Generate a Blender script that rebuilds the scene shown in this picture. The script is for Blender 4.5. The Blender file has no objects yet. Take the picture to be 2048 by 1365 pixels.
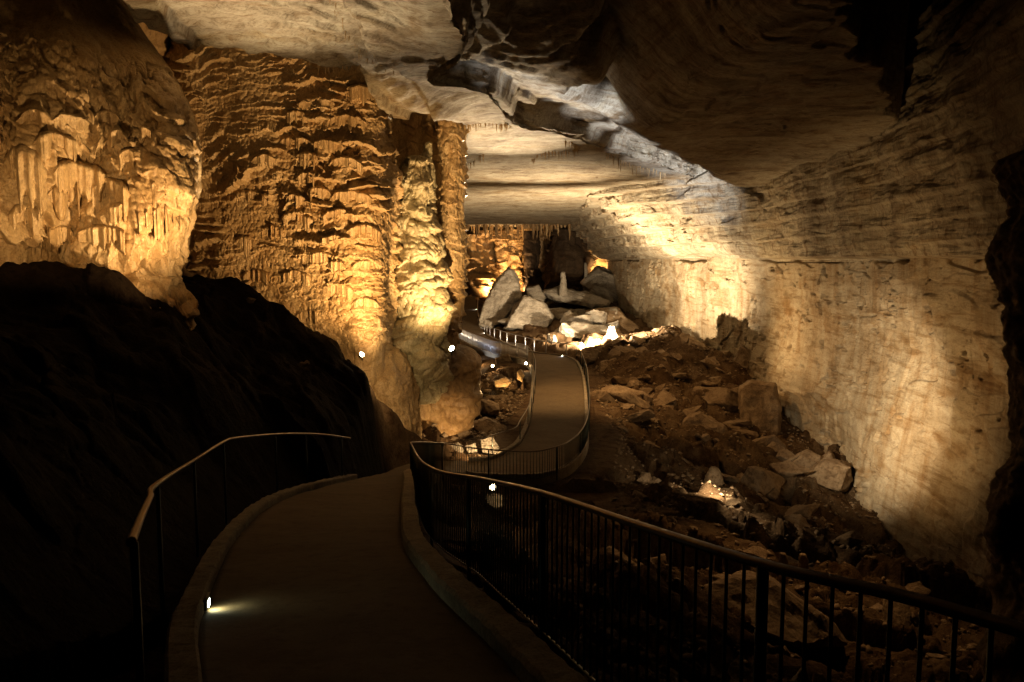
import bpy, bmesh, math, random
import numpy as np
from mathutils import Vector, Matrix
SC = bpy.context.scene
COL = SC.collection
PI = math.pi
# ------------------------------------------------------------------ camera geometry (eye at the origin, +Y away, Z up)
F = 1639.0
TH = math.atan(162.5 / F)
CT, ST = math.cos(TH), math.sin(TH)
def ray(px, py):
    a = (px - 1024.0) / F; b = (682.5 - py) / F
    return a, CT + b * ST, b * CT - ST
def P(px, py, Y):
    x, y, z = ray(px, py); k = Y / y
    return (x * k, Y, z * k)
def Pz(px, py, Z):
    x, y, z = ray(px, py); k = Z / z
    return (x * k, y * k, Z)
# ------------------------------------------------------------------ numpy noise
def _h(i, j, k, seed):
    n = (i.astype(np.int64) * 374761393 + j.astype(np.int64) * 668265263 + k.astype(np.int64) * 2147483647 + seed * 1274126177) & 0xffffffff
    n = ((n ^ (n >> 13)) * 1274126177) & 0xffffffff
    n = ((n ^ (n >> 15)) * 2246822519) & 0xffffffff
    n = n ^ (n >> 16)
    return (n & 0xffffff) / float(0xffffff)
def noise(x, y, z=0.0, seed=0):
    x, y, z = np.broadcast_arrays(np.asarray(x, float), np.asarray(y, float), np.asarray(z, float))
    xi, yi, zi = np.floor(x), np.floor(y), np.floor(z)
    fx, fy, fz = x - xi, y - yi, z - zi
    ux, uy, uz = [f * f * f * (f * (f * 6 - 15) + 10) for f in (fx, fy, fz)]
    flat = not np.any(fz)
    r = 0
    for dz in ((0,) if flat else (0, 1)):
        wz = 1.0 if flat else (uz if dz else 1 - uz)
        for dy in (0, 1):
            wy = uy if dy else 1 - uy
            for dx in (0, 1):
                wx = ux if dx else 1 - ux
                r = r + _h(xi + dx, yi + dy, zi + dz, seed) * wx * wy * wz
    return r * 2 - 1
def fbm(x, y, z=0.0, seed=0, o=4, g=0.5):
    r = 0; a = 1.0; s = 0
    for k in range(o):
        q = 2.03 ** k
        r = r + a * noise(np.asarray(x) * q + 17.3 * k, np.asarray(y) * q - 9.1 * k, np.asarray(z) * q if not np.isscalar(z) else z, seed + k)
        s += a; a *= g
    return r / s * 1.6
def ss(a, b, x):
    t = np.clip((x - a) / (b - a), 0, 1); return t * t * (3 - 2 * t)
def cells(x, y, seed=0, jit=0.9):
    xi, yi = np.floor(x), np.floor(y)
    f1 = np.full(x.shape, 9.0); f2 = np.full(x.shape, 9.0)
    cx = np.zeros(x.shape); cy = np.zeros(x.shape); ix = np.zeros(x.shape); iy = np.zeros(x.shape)
    z0 = np.zeros(x.shape)
    for dy in (-1, 0, 1):
        for dx in (-1, 0, 1):
            gx, gy = xi + dx, yi + dy
            qx = gx + .5 + jit * (_h(gx, gy, z0, seed) - .5)
            qy = gy + .5 + jit * (_h(gx, gy, z0 + 1, seed) - .5)
            d = np.hypot(qx - x, qy - y)
            m = d < f1
            f2 = np.where(m, f1, np.minimum(f2, d))
            f1 = np.where(m, d, f1)
            cx = np.where(m, x - qx, cx); cy = np.where(m, y - qy, cy)
            ix = np.where(m, gx, ix); iy = np.where(m, gy, iy)
    return f1, f2, cx, cy, _h(ix, iy, z0 + 2, seed), _h(ix, iy, z0 + 3, seed), _h(ix, iy, z0 + 4, seed)
def plates(x, y, seed=0, tilt=1.0, off=1.0, gap=0.3, gw=0.12):
    f1, f2, cx, cy, a, b, c = cells(x, y, seed)
    return off * (a - .5) + tilt * ((b - .5) * cx + (c - .5) * cy) - gap * (1 - ss(0, gw, f2 - f1))
def terrace(t, n, w=0.18):
    q = t * n; k = np.floor(q); f = q - k
    return (k + ss(.5 - w, .5 + w, f)) / n
def sdf(poly, X, Y):
    d = np.full(X.shape, 1e9); ins = np.zeros(X.shape, bool)
    n = len(poly)
    for i in range(n):
        x0, y0 = poly[i][:2]; x1, y1 = poly[(i + 1) % n][:2]
        ex, ey = x1 - x0, y1 - y0
        t = np.clip(((X - x0) * ex + (Y - y0) * ey) / (ex * ex + ey * ey + 1e-9), 0, 1)
        d = np.minimum(d, np.hypot(X - x0 - t * ex, Y - y0 - t * ey))
        if abs(ey) > 1e-9:
            c = ((y0 > Y) != (y1 > Y)) & (X < (x1 - x0) * (Y - y0) / ey + x0)
            ins ^= c
    return np.where(ins, d, -d)
def crom(pts, n, closed=False):
    """Catmull-Rom resample of rows of an (m,k) array to n samples"""
    p = np.asarray(pts, float); m = len(p)
    t = np.linspace(0, m - 1, n); i = np.minimum(t.astype(int), m - 2); f = (t - i)[(...,) + (None,) * (p.ndim - 1)]
    g = lambda j: p[np.clip(j, 0, m - 1)]
    p0, p1, p2, p3 = g(i - 1), g(i), g(i + 1), g(i + 2)
    return .5 * (2 * p1 + (p2 - p0) * f + (2 * p0 - 5 * p1 + 4 * p2 - p3) * f * f + (3 * p1 - p0 - 3 * p2 + p3) * f ** 3)
# ------------------------------------------------------------------ objects
def tag(o, label=None, cat=None, group=None, kind=None):
    if label: o['label'] = label
    if cat: o['category'] = cat
    if group: o['group'] = group
    if kind: o['kind'] = kind
    return o
def empty(name, loc=(0, 0, 0), rz=0):
    o = bpy.data.objects.new(name, None); o.location = loc; o.rotation_euler = (0, 0, rz); o.empty_display_size = .2
    COL.objects.link(o); return o
def link(name, me, mat, parent=None, smooth=True):
    if mat: me.materials.append(mat)
    o = bpy.data.objects.new(name, me); COL.objects.link(o)
    if parent: o.parent = parent
    if smooth: me.polygons.foreach_set('use_smooth', [True] * len(me.polygons))
    me.update()
    return o
def grid_mesh(name, V, wrap=False, flip=False):
    """V: (rows, cols, 3)"""
    r, c = V.shape[:2]
    idx = np.arange(r * c).reshape(r, c)
    if wrap:
        a = idx[:-1]; b = np.roll(idx, -1, axis=1)[:-1]; d = idx[1:]; e = np.roll(idx, -1, axis=1)[1:]
    else:
        a, b, d, e = idx[:-1, :-1], idx[:-1, 1:], idx[1:, :-1], idx[1:, 1:]
    q = np.stack([a, b, e, d] if not flip else [a, d, e, b], -1).reshape(-1, 4)
    me = bpy.data.meshes.new(name)
    me.vertices.add(r * c); me.vertices.foreach_set('co', V.reshape(-1).astype(np.float32))
    me.loops.add(len(q) * 4); me.loops.foreach_set('vertex_index', q.reshape(-1).astype(np.int32))
    me.polygons.add(len(q)); me.polygons.foreach_set('loop_start', np.arange(0, len(q) * 4, 4, dtype=np.int32))
    me.update(calc_edges=True); me.validate()
    return me
def normals(V, wrap=False):
    du = (np.roll(V, -1, 1) - np.roll(V, 1, 1)) if wrap else np.gradient(V, axis=1)
    dv = np.gradient(V, axis=0)
    n = np.cross(du, dv); n /= np.linalg.norm(n, axis=-1, keepdims=True) + 1e-9
    return n
#==MATS
def mat(name):
    m = bpy.data.materials.new(name); m.use_nodes = True
    nt = m.node_tree; b = nt.nodes['Principled BSDF']
    return m, nt, b
def rock_mat(name, cols, scale=1.0, stretch=(1, 1, 1), rough=.85, bump=.5, bd=.05, fine=18.0, spots=None, spec=.25, cracks=0, wet=0, streak=0, bed=0, bedb=.8, grain=(.55, .5, .44), dark=None):
    m, nt, b = mat(name); N = nt.nodes; L = nt.links
    tc = N.new('ShaderNodeTexCoord'); mp = N.new('ShaderNodeMapping'); mp.inputs['Scale'].default_value = stretch
    L.new(tc.outputs['Object'], mp.inputs['Vector'])
    n1 = N.new('ShaderNodeTexNoise'); n1.inputs['Scale'].default_value = scale; n1.inputs['Detail'].default_value = 9; n1.inputs['Roughness'].default_value = .62
    n1.inputs['Distortion'].default_value = .6
    L.new(mp.outputs[0], n1.inputs['Vector'])
    cr = N.new('ShaderNodeValToRGB'); L.new(n1.outputs['Fac'], cr.inputs['Fac'])
    el = cr.color_ramp.elements
    ps = [.32, .46, .56, .7][:len(cols)] if len(cols) > 2 else [.35, .65]
    el[0].position = ps[0]; el[0].color = (*cols[0], 1); el[1].position = ps[-1]; el[1].color = (*cols[-1], 1)
    for p_, c_ in zip(ps[1:-1], cols[1:-1]):
        e = el.new(p_); e.color = (*c_, 1)
    colout = cr.outputs['Color']
    def mul(colsock, facsock, colr, lo, hi):
        r = N.new('ShaderNodeValToRGB'); r.color_ramp.elements[0].position = lo; r.color_ramp.elements[1].position = hi
        L.new(facsock, r.inputs['Fac'])
        mx = N.new('ShaderNodeMix'); mx.data_type = 'RGBA'; mx.blend_type = 'MULTIPLY'
        L.new(r.outputs['Color'], mx.inputs['Factor']); L.new(colsock, mx.inputs[6]); mx.inputs[7].default_value = (*colr, 1)
        return mx.outputs[2]
    n3 = N.new('ShaderNodeTexNoise'); n3.inputs['Scale'].default_value = scale * 7; n3.inputs['Detail'].default_value = 6; n3.inputs['Roughness'].default_value = .7
    L.new(mp.outputs[0], n3.inputs['Vector'])
    colout = mul(colout, n3.outputs['Fac'], (.62, .56, .5), .5, .72)
    if spots:
        n4 = N.new('ShaderNodeTexNoise'); n4.inputs['Scale'].default_value = spots[0]; n4.inputs['Detail'].default_value = 5
        L.new(mp.outputs[0], n4.inputs['Vector'])
        colout = mul(colout, n4.outputs['Fac'], spots[1], .56, .68)
    if streak:
        mp2 = N.new('ShaderNodeMapping'); mp2.inputs['Scale'].default_value = (1.3, 1.3, .12)
        L.new(tc.outputs['Object'], mp2.inputs['Vector'])
        n5 = N.new('ShaderNodeTexNoise'); n5.inputs['Scale'].default_value = .9; n5.inputs['Detail'].default_value = 7; n5.inputs['Roughness'].default_value = .68
        L.new(mp2.outputs[0], n5.inputs['Vector'])
        colout = mul(colout, n5.outputs['Fac'], (.72, .58, .42), .47, .7)
    n7 = N.new('ShaderNodeTexNoise'); n7.inputs['Scale'].default_value = fine * 1.7; n7.inputs['Detail'].default_value = 5; n7.inputs['Roughness'].default_value = .75
    L.new(mp.outputs[0], n7.inputs['Vector'])
    if grain: colout = mul(colout, n7.outputs['Fac'], grain, .47, .66)
    bedh = None
    if bed:
        mp3 = N.new('ShaderNodeMapping'); mp3.inputs['Scale'].default_value = (.35, .35, 6.5 * bed); L.new(tc.outputs['Object'], mp3.inputs['Vector'])
        n8 = N.new('ShaderNodeTexNoise'); n8.inputs['Scale'].default_value = 1; n8.inputs['Detail'].default_value = 7; n8.inputs['Roughness'].default_value = .6; n8.inputs['Distortion'].default_value = .8
        L.new(mp3.outputs[0], n8.inputs['Vector']); colout = mul(colout, n8.outputs['Fac'], (.66, .57, .46), .5, .66); bedh = n8
    if dark:  # paints the unlit look of the left bank into the colour
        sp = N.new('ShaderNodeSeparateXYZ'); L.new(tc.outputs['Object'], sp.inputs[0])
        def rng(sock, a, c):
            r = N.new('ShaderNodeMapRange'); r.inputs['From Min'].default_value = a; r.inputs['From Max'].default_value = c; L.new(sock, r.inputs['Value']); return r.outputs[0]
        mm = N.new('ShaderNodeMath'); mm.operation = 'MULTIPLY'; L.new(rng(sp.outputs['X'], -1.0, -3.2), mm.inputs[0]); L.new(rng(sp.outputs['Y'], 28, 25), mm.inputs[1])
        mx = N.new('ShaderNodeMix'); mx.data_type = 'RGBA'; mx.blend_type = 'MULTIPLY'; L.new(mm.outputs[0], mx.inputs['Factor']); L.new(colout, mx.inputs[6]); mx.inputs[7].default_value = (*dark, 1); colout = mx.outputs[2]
    L.new(colout, b.inputs['Base Color'])
    b.inputs['Roughness'].default_value = rough
    b.inputs['Specular IOR Level'].default_value = spec
    if wet:
        rr = N.new('ShaderNodeMapRange'); rr.inputs['To Min'].default_value = wet; rr.inputs['To Max'].default_value = rough
        rr.inputs['From Min'].default_value = .4; rr.inputs['From Max'].default_value = .6
        L.new(n3.outputs['Fac'], rr.inputs['Value']); L.new(rr.outputs[0], b.inputs['Roughness'])
    n2 = N.new('ShaderNodeTexNoise'); n2.inputs['Scale'].default_value = fine; n2.inputs['Detail'].default_value = 8; n2.inputs['Roughness'].default_value = .65
    L.new(mp.outputs[0], n2.inputs['Vector'])
    n6 = N.new('ShaderNodeTexNoise'); n6.inputs['Scale'].default_value = fine * .22; n6.inputs['Detail'].default_value = 8; n6.inputs['Roughness'].default_value = .7
    L.new(mp.outputs[0], n6.inputs['Vector'])
    bp0 = N.new('ShaderNodeBump'); bp0.inputs['Strength'].default_value = bump; bp0.inputs['Distance'].default_value = bd * 3
    L.new(n6.outputs['Fac'], bp0.inputs['Height'])
    bp = N.new('ShaderNodeBump'); bp.inputs['Strength'].default_value = bump; bp.inputs['Distance'].default_value = bd
    L.new(n2.outputs['Fac'], bp.inputs['Height']); L.new(bp0.outputs[0], bp.inputs['Normal'])
    last = bp
    if bedh:
        b3 = N.new('ShaderNodeBump'); b3.inputs['Strength'].default_value = bedb; b3.inputs['Distance'].default_value = .1; L.new(bedh.outputs['Fac'], b3.inputs['Height']); L.new(bp.outputs[0], b3.inputs['Normal']); last = bp = b3
    if cracks:
        vo = N.new('ShaderNodeTexVoronoi'); vo.feature = 'DISTANCE_TO_EDGE'; vo.inputs['Scale'].default_value = cracks
        wv = N.new('ShaderNodeMix'); wv.data_type = 'RGBA'; wv.inputs['Factor'].default_value = .25
        L.new(mp.outputs[0], wv.inputs[6]); L.new(n1.outputs['Color'], wv.inputs[7]); L.new(wv.outputs[2], vo.inputs['Vector'])
        vr = N.new('ShaderNodeMapRange'); vr.inputs['From Max'].default_value = .03; L.new(vo.outputs['Distance'], vr.inputs['Value'])
        bq = N.new('ShaderNodeBump'); bq.inputs['Strength'].default_value = .6; bq.inputs['Distance'].default_value = bd * 2
        L.new(vr.outputs[0], bq.inputs['Height']); L.new(bp.outputs[0], bq.inputs['Normal']); last = bq
    L.new(last.outputs[0], b.inputs['Normal'])
    return m
def plain(name, col, rough=.5, metal=0, emit=None, es=0, bump=0, scale=30):
    m, nt, b = mat(name); N = nt.nodes; L = nt.links
    b.inputs['Roughness'].default_value = rough; b.inputs['Metallic'].default_value = metal
    tc = N.new('ShaderNodeTexCoord'); n = N.new('ShaderNodeTexNoise'); n.inputs['Scale'].default_value = scale; n.inputs['Detail'].default_value = 6
    L.new(tc.outputs['Object'], n.inputs['Vector'])
    mx = N.new('ShaderNodeMix'); mx.data_type = 'RGBA'; L.new(n.outputs['Fac'], mx.inputs['Factor'])
    mx.inputs[6].default_value = (*[c * .6 for c in col], 1); mx.inputs[7].default_value = (*[min(1, c * 1.35) for c in col], 1)
    L.new(mx.outputs[2], b.inputs['Base Color'])
    if bump:
        bp = N.new('ShaderNodeBump'); bp.inputs['Strength'].default_value = bump; bp.inputs['Distance'].default_value = .01
        L.new(n.outputs['Fac'], bp.inputs['Height']); L.new(bp.outputs[0], b.inputs['Normal'])
    if emit:
        b.inputs['Emission Color'].default_value = (*emit, 1); b.inputs['Emission Strength'].default_value = es
    return m
M_CEIL = rock_mat('ceiling_limestone', [(.26, .2, .13), (.4, .33, .23), (.5, .43, .31), (.44, .34, .2)], .35, (1, 2.2, 1), bump=.5, bd=.06, fine=5, spots=(1.3, (.6, .5, .4)), spec=.3, bed=.8)
M_WALL = rock_mat('wall_limestone', [(.3, .23, .14), (.4, .32, .21), (.47, .39, .27), (.38, .28, .16)], .3, (1, .6, 1.6), bump=.6, bd=.06, fine=7, streak=1, bed=.5, bedb=.3, grain=(.78, .73, .66), spots=(.5, (.72, .6, .45)))
M_FLOW = rock_mat('flowstone', [(.4, .245, .1), (.51, .33, .145), (.58, .4, .195), (.45, .275, .11)], .6, (1, 1, .6), bump=.5, bd=.025, fine=16, rough=.6, wet=.4, spec=.4)
M_FLOWP = rock_mat('pale_flowstone', [(.4, .33, .17), (.5, .42, .24), (.58, .47, .27), (.5, .36, .17)], .8, (1, 1, .5), bump=.5, bd=.025, fine=14, rough=.55, wet=.35, spec=.4)
M_FLOWD = rock_mat('dark_flowstone', [(.22, .13, .06), (.4, .24, .1), (.5, .32, .14), (.3, .16, .06)], .3, (1, 1, .5), bump=.5, bd=.08, fine=4, rough=.6, wet=.4, spec=.4)
M_BLACKCOL = rock_mat('blackish_flowstone', [(.03, .018, .01), (.05, .03, .016), (.08, .05, .026), (.04, .024, .012)], .3, (1, 1, .5), bump=.5, bd=.08, fine=4)  # near-black browns, for two of the far columns
M_MUD = rock_mat('cave_floor_clay', [(.06, .036, .018), (.095, .058, .03), (.135, .088, .048), (.09, .055, .027)], .5, bump=.8, bd=.06, fine=9, spots=(2, (.55, .45, .38)), dark=(.1, .09, .085), spec=.04)  # dark holds the shade painted on the left bank
M_ROCK = rock_mat('brown_limestone_rock', [(.14, .092, .052), (.21, .142, .08), (.28, .2, .12), (.19, .125, .068)], .9, bump=.6, bd=.03, fine=9)
M_GREY = rock_mat('grey_limestone_rock', [(.2, .17, .13), (.31, .265, .205), (.38, .33, .26), (.28, .235, .18)], .7, (1, 1, 2.5), bump=.9, bd=.12, fine=4)
M_WHITE = rock_mat('white_calcite', [(.6, .55, .42), (.72, .67, .55), (.8, .76, .65), (.66, .6, .47)], 1.5, bump=.4, bd=.04, fine=6, rough=.5)
M_PATH = rock_mat('path_concrete', [(.095, .064, .034), (.115, .08, .044), (.13, .092, .052), (.108, .075, .04)], .9, bump=.35, bd=.008, fine=30, rough=.85, spec=.2, grain=(.8, .76, .72))
M_KERB = rock_mat('kerb_concrete', [(.2, .16, .12), (.28, .23, .17), (.34, .29, .21), (.25, .2, .14)], 1.6, bump=.5, bd=.015, fine=22)
M_RAIL = plain('brown_rail_paint', (.13, .09, .06), .32, .85)
M_POST = plain('green_rail_paint', (.035, .05, .04), .4, .5)
M_GALV = plain('galvanised_steel', (.42, .42, .44), .4, .7)
M_HOUS = plain('lamp_housing', (.05, .05, .05), .5, .4)
M_WIRE = plain('black_cable', (.03, .03, .03), .5)
M_ROOT = rock_mat('pale_stringy_flowstone', [(.4, .32, .22), (.6, .52, .4)], 5, bump=.5, bd=.02, fine=20)
def lens_mat(name, col, s): return plain(name, col, .3, emit=col, es=s)
M_LW = lens_mat('warm_lens', (1, .8, .5), 60); M_LC = lens_mat('cool_lens', (.85, .9, 1), 40); M_LK = lens_mat('kerb_lamp_lens', (.9, 1, .75), 25)
M_WATER, nt, b = mat('pool_water'); b.inputs['Base Color'].default_value = (.05, .04, .02, 1); b.inputs['Roughness'].default_value = .04; b.inputs['IOR'].default_value = 1.33
nn = nt.nodes.new('ShaderNodeTexNoise'); nn.inputs['Scale'].default_value = 3; bp = nt.nodes.new('ShaderNodeBump'); bp.inputs['Strength'].default_value = .06
nt.links.new(nn.outputs['Fac'], bp.inputs['Height']); nt.links.new(bp.outputs[0], b.inputs['Normal'])
# ------------------------------------------------------------------ the path: matching stations (left edge, right edge, height)
ST_ = [((-.35, -1.5), (1.25, -1.5), -1.3), ((-.75, 1), (.95, 1), -1.75), ((-1.3, 3.2), (.4, 3.2), -2.15), ((-2.1, 5.2), (-.07, 5.05), -2.53), ((-2.5, 6.4), (-.67, 6.8), -2.8),
       ((-3.25, 9.1), (-1.25, 9.25), -3.3), ((-3.85, 12.2), (-1.62, 11.9), -3.85), ((-4.05, 14.6), (-1.92, 14), -4.3), ((-3.85, 17), (-2.28, 17), -4.75),
       ((-3.75, 19.3), (-2.62, 19.6), -5.25), ((-3.6, 21.6), (-2.5, 21.8), -5.75), ((-3.7, 24), (-2.45, 24), -6.3), ((-3.75, 26.5), (-2.3, 25.9), -6.8),
       ((-3.2, 28.4), (-1.8, 26.9), -7.1), ((-2, 29.3), (-1.1, 27.35), -7.3), ((-.9, 29.4), (-.1, 27.25), -7.3), ((-.3, 30.4), (.95, 27.35), -7.3),
       ((.3, 32.2), (2.0, 28.7), -7.3), ((.75, 36), (2.85, 32), -7.3), ((1.0, 40), (3.35, 37), -7.3), ((1.26, 46), (4.15, 47), -7.3), ((1.44, 52), (4.55, 55), -7.3),
       ((1.3, 57), (4.45, 59.5), -7.3), ((.6, 60), (3.6, 62.3), -7.3), ((-.5, 61.8), (1.8, 64.2), -7.3), ((-2.4, 66), (.3, 68.3), -7.3), ((-4, 71.5), (-.9, 72.5), -7.3),
       ((-5.6, 78), (-2.4, 78), -7.15), ((-6.6, 86), (-3.6, 86), -6.6), ((-7.4, 96), (-4.1, 96), -5.8), ((-8, 112), (-5, 112), -4.9)]
PE = crom(np.array([[*l, *r, z] for l, r, z in ST_]), 620)
PC = np.stack([(PE[:, 0] + PE[:, 2]) / 2, (PE[:, 1] + PE[:, 3]) / 2, PE[:, 4], np.hypot(PE[:, 0] - PE[:, 2], PE[:, 1] - PE[:, 3]) / 2], 1)
# ------------------------------------------------------------------ terrain
CTRL = []
def cp(px, py, Y): x, y, z = P(px, py, Y); CTRL.append((x, y, z))
for a in [(0, 528, 15.5), (110, 538, 16.1), (220, 548, 16.8), (330, 588, 18.2), (400, 604, 22), (500, 612, 24), (560, 645, 25), (640, 680, 25.5), (700, 712, 26), (745, 765, 24.6), (768, 800, 25.8), (775, 830, 26.4),
          (-200, 570, 15), (100, 700, 12.5), (300, 760, 14), (500, 780, 18), (620, 800, 21), (700, 860, 22),
          (760, 860, 31), (830, 860, 34), (900, 880, 34), (960, 860, 38), (1000, 840, 42), (940, 735, 60), (900, 705, 62), (1000, 735, 59), (960, 770, 55), (1040, 790, 47), (880, 800, 45),
          (1190, 712, 58), (1290, 686, 63), (1350, 670, 61), (1425, 682, 58), (1475, 735, 54), (1300, 765, 47), (1220, 790, 46), (1220, 900, 34), (1400, 790, 48), (1250, 1000, 26), (1450, 880, 41), (1350, 960, 30),
          (1400, 1010, 28), (1450, 1050, 26), (1560, 1090, 24.5), (1550, 960, 37), (1650, 1010, 36), (1720, 1090, 33), (1800, 1150, 30), (1900, 1175, 28.5), (2040, 1180, 27),
          (1300, 1110, 20), (1500, 1090, 22), (1650, 1120, 21.5), (1800, 1170, 20.5), (1950, 1250, 18), (1350, 1200, 15.5), (1550, 1210, 16.5), (1720, 1230, 17), (1650, 1330, 14), (1400, 1360, 12), (1150, 1060, 19), (1050, 1080, 17), (1100, 1250, 12),
          (1140, 645, 82), (1060, 662, 84), (1000, 650, 88), (1240, 650, 84), (1300, 655, 90), (1400, 665, 78), (1220, 600, 105), (1100, 585, 115), (1000, 600, 120), (950, 605, 124), (880, 600, 120), (1250, 560, 125), (1150, 555, 130)]:
    cp(*a)
CTRL += [(-3.4, 3, -1.6), (-5, 4, -.6), (-8, 4, .3), (-6, 9, -1.3), (-8.5, 9, -.2), (-14, 14, .2), (-6.5, 14, -2.1), (-12, 22, -.6), (-6.5, 19, -3.0), (-2.2, 0, -1.5), (-12, 0, .8),
         (2.4, 1, -3.6), (2.2, 4, -4.2), (1.2, 8, -4.6), (.2, 12, -5.2), (-.8, 16, -5.9), (-1.5, 21, -6.9), (6, 2, -4.5), (14, 2, -6), (7, 7, -5.5), (15, 12, -9), (20, 20, -10),
         (-9, 29, -1.9), (-7, 30, -3.4), (-5.2, 32, -4.6), (-12, 30, -1.2), (-10, 40, -5), (-5, 42, -6.6), (-4, 52, -8.3), (-1.5, 53, -9.8), (-.6, 50, -9.5), (-2.4, 56, -9.6), (-3, 50, -8.6), (-6, 60, -7),
         (-10, 70, -7), (-14, 90, -6), (-16, 120, -5), (16, 110, -8), (14, 75, -7.5), (15, 60, -7.4), (-20, 50, -4), (20, 50, -10), (22, 150, -7), (-10, 150, -5), (0, 150, -5), (-30, 0, 2), (-34, 100, -4), (30, 30, -11), (-20, 20, 0)]
CTRL = np.array(CTRL)
def _rbf_fit(c):
    q = c[:, :2] / np.array([1.0, 1.35]); d = np.linalg.norm(q[:, None] - q[None], axis=-1)
    n = len(c); A = np.zeros((n + 3, n + 3)); A[:n, :n] = d - .25 * np.eye(n)
    A[:n, n] = 1; A[:n, n + 1:] = q; A[n, :n] = 1; A[n + 1:, :n] = q.T
    return q, np.linalg.solve(A, np.r_[c[:, 2], 0, 0, 0])
RQ, RW = _rbf_fit(CTRL)
def base_floor(X, Y):
    x, y = X, Y / 1.35
    r = RW[-3] + RW[-2] * x + RW[-1] * y
    for (a, b_), w in zip(RQ, RW): r = r + w * np.hypot(x - a, y - b_)
    return r
def path_info(X, Y):
    d = np.full(X.shape, 1e9); z = np.zeros(X.shape); hw = np.ones(X.shape)
    for c in PC[::5]:
        e = np.hypot(X - c[0], Y - c[1]) - c[3]; m = e < d
        d = np.where(m, e, d); z = np.where(m, c[2], z)
    return d, z
def PCX(Y): return np.interp(Y, [0, 28, 30, 45, 60, 80], [0, -1, .5, 3, 3.5, -3])
def floor_z(X, Y):
    X = np.asarray(X, float); Y = np.asarray(Y, float)
    b = base_floor(X, Y)
    bank = (1 - ss(-6.0, -3.2, X + .0 * Y)) * (1 - ss(24, 30, Y))      # smoother clay bank on the left
    rub = 1 - .5 * bank
    wx = X + .5 * noise(X * .5, Y * .5, 0, 5); wy = Y + .5 * noise(X * .5, Y * .5, 0, 6)
    h = rub * (plates(wx / 3.2, wy / 3.4, 11, 1.2, .9, .3) * (1.05 - .5 * bank) + plates(wx / 1.1 + 3, wy / 1.2, 12, 1.3, .9, .35) * .36 + plates(wx / .45, wy / .5, 13, 1.4, 1, .3) * .13)
    h = h + fbm(X * .35, Y * .35, 0, 20, 5) * (.3 + .25 * bank) + fbm(X * 2.2, Y * 2.2, 0, 21, 4) * .06
    d, pz = path_info(X, Y)
    k = np.where(X > PCX(Y), ss(.3, 1.0, d), ss(.2, np.where(np.abs(Y - 24) < 5.5, .75, 2.4), d))
    k2 = ss(.2, .9, d)
    z = b + h * k
    right = (X > -3.2) & (Y < 27)
    drop = ss(.28, .7, d)
    zr = pz - .45 + (np.minimum(z, pz - .5) - (pz - .45)) * np.where(right, drop, k)
    zl = pz - .3 + (z - pz + .3) * ss(.2, np.where(np.abs(Y - 24) < 5.5, .75, 2.2), d)
    out = np.where(right, zr, zl)
    pool = sdf([(-3.2, 48.5), (.5, 48.8), (.6, 55), (-1, 57.5), (-3.4, 56.5)], X + .4 * noise(X, Y, 0, 8), Y + .6 * noise(X, Y, 0, 9))
    out = np.where(pool > -1.2, np.minimum(out, np.where(d > .2, -8.7 - .8 * ss(-.6, .8, pool) + h * .5, 99)), out)
    wx_ = np.interp(Y, [20, 28, 42, 57, 80, 110, 130], [15, 16.2, 16.5, 16, 14.5, 13, 12.5])
    out = out - .0 * wx_
    return out
def fan(Y0, Y1, rows, cols, a=.85, off=5.0):
    Yv = np.geomspace(Y0 + 6, Y1 + 6, rows) - 6
    u = np.linspace(-a, a, cols)
    X = u[None] * (Yv[:, None] + off); Y = np.repeat(Yv[:, None], cols, 1)
    return X, Y
X, Y = fan(-1.5, 150, 900, 800)
Z = floor_z(X, Y)
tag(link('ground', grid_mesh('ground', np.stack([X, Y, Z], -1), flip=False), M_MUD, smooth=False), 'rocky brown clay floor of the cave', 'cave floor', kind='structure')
_TY = np.geomspace(3, 140, 900)
def hit(px, py):
    pts = np.array([P(px, py, y) for y in _TY]); z = floor_z(pts[:, 0], pts[:, 1])
    i = np.argmax(pts[:, 2] < z)
    return pts[i] if pts[i, 2] < z[i] else pts[-1]
#==CEIL
WY = [0, 20, 28, 42, 57, 80, 110, 130, 170]; WX = [15, 15, 16.2, 16.5, 16, 14.5, 13, 12.5, 12]
ZL = 5.5
HB = [Pz(x, y, ZL)[:2] for x, y in [(850, -120), (868, -30), (890, 30), (907, 75), (905, 105), (858, 135), (842, 158), (905, 172), (965, 188), (1020, 242), (1130, 270), (1220, 303), (1380, 352), (1455, 392)]]
POLH = [(-1.3, -10)] + HB + [(30, 85), (60, 80), (60, -10)]
RB = [Pz(x, y, ZL)[:2] for x, y in [(235, 0), (290, 62), (400, 98), (570, 120), (722, 136), (742, 165), (775, 206), (868, 214), (905, 238), (926, 252)]]
POLR = [(-20, 12)] + RB + [(-3.3, 50), (-9, 75), (-40, 75), (-40, 12)]
SLAB = [(5.2, 11), (5.6, 13.5), (6.5, 16.2), (8.6, 20.4), (11.6, 26), (14.9, 31.2), (15.4, 34), (15.2, 35.4), (30, 36.5), (30, 80), (-10, 80), (-10, 11)]
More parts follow.
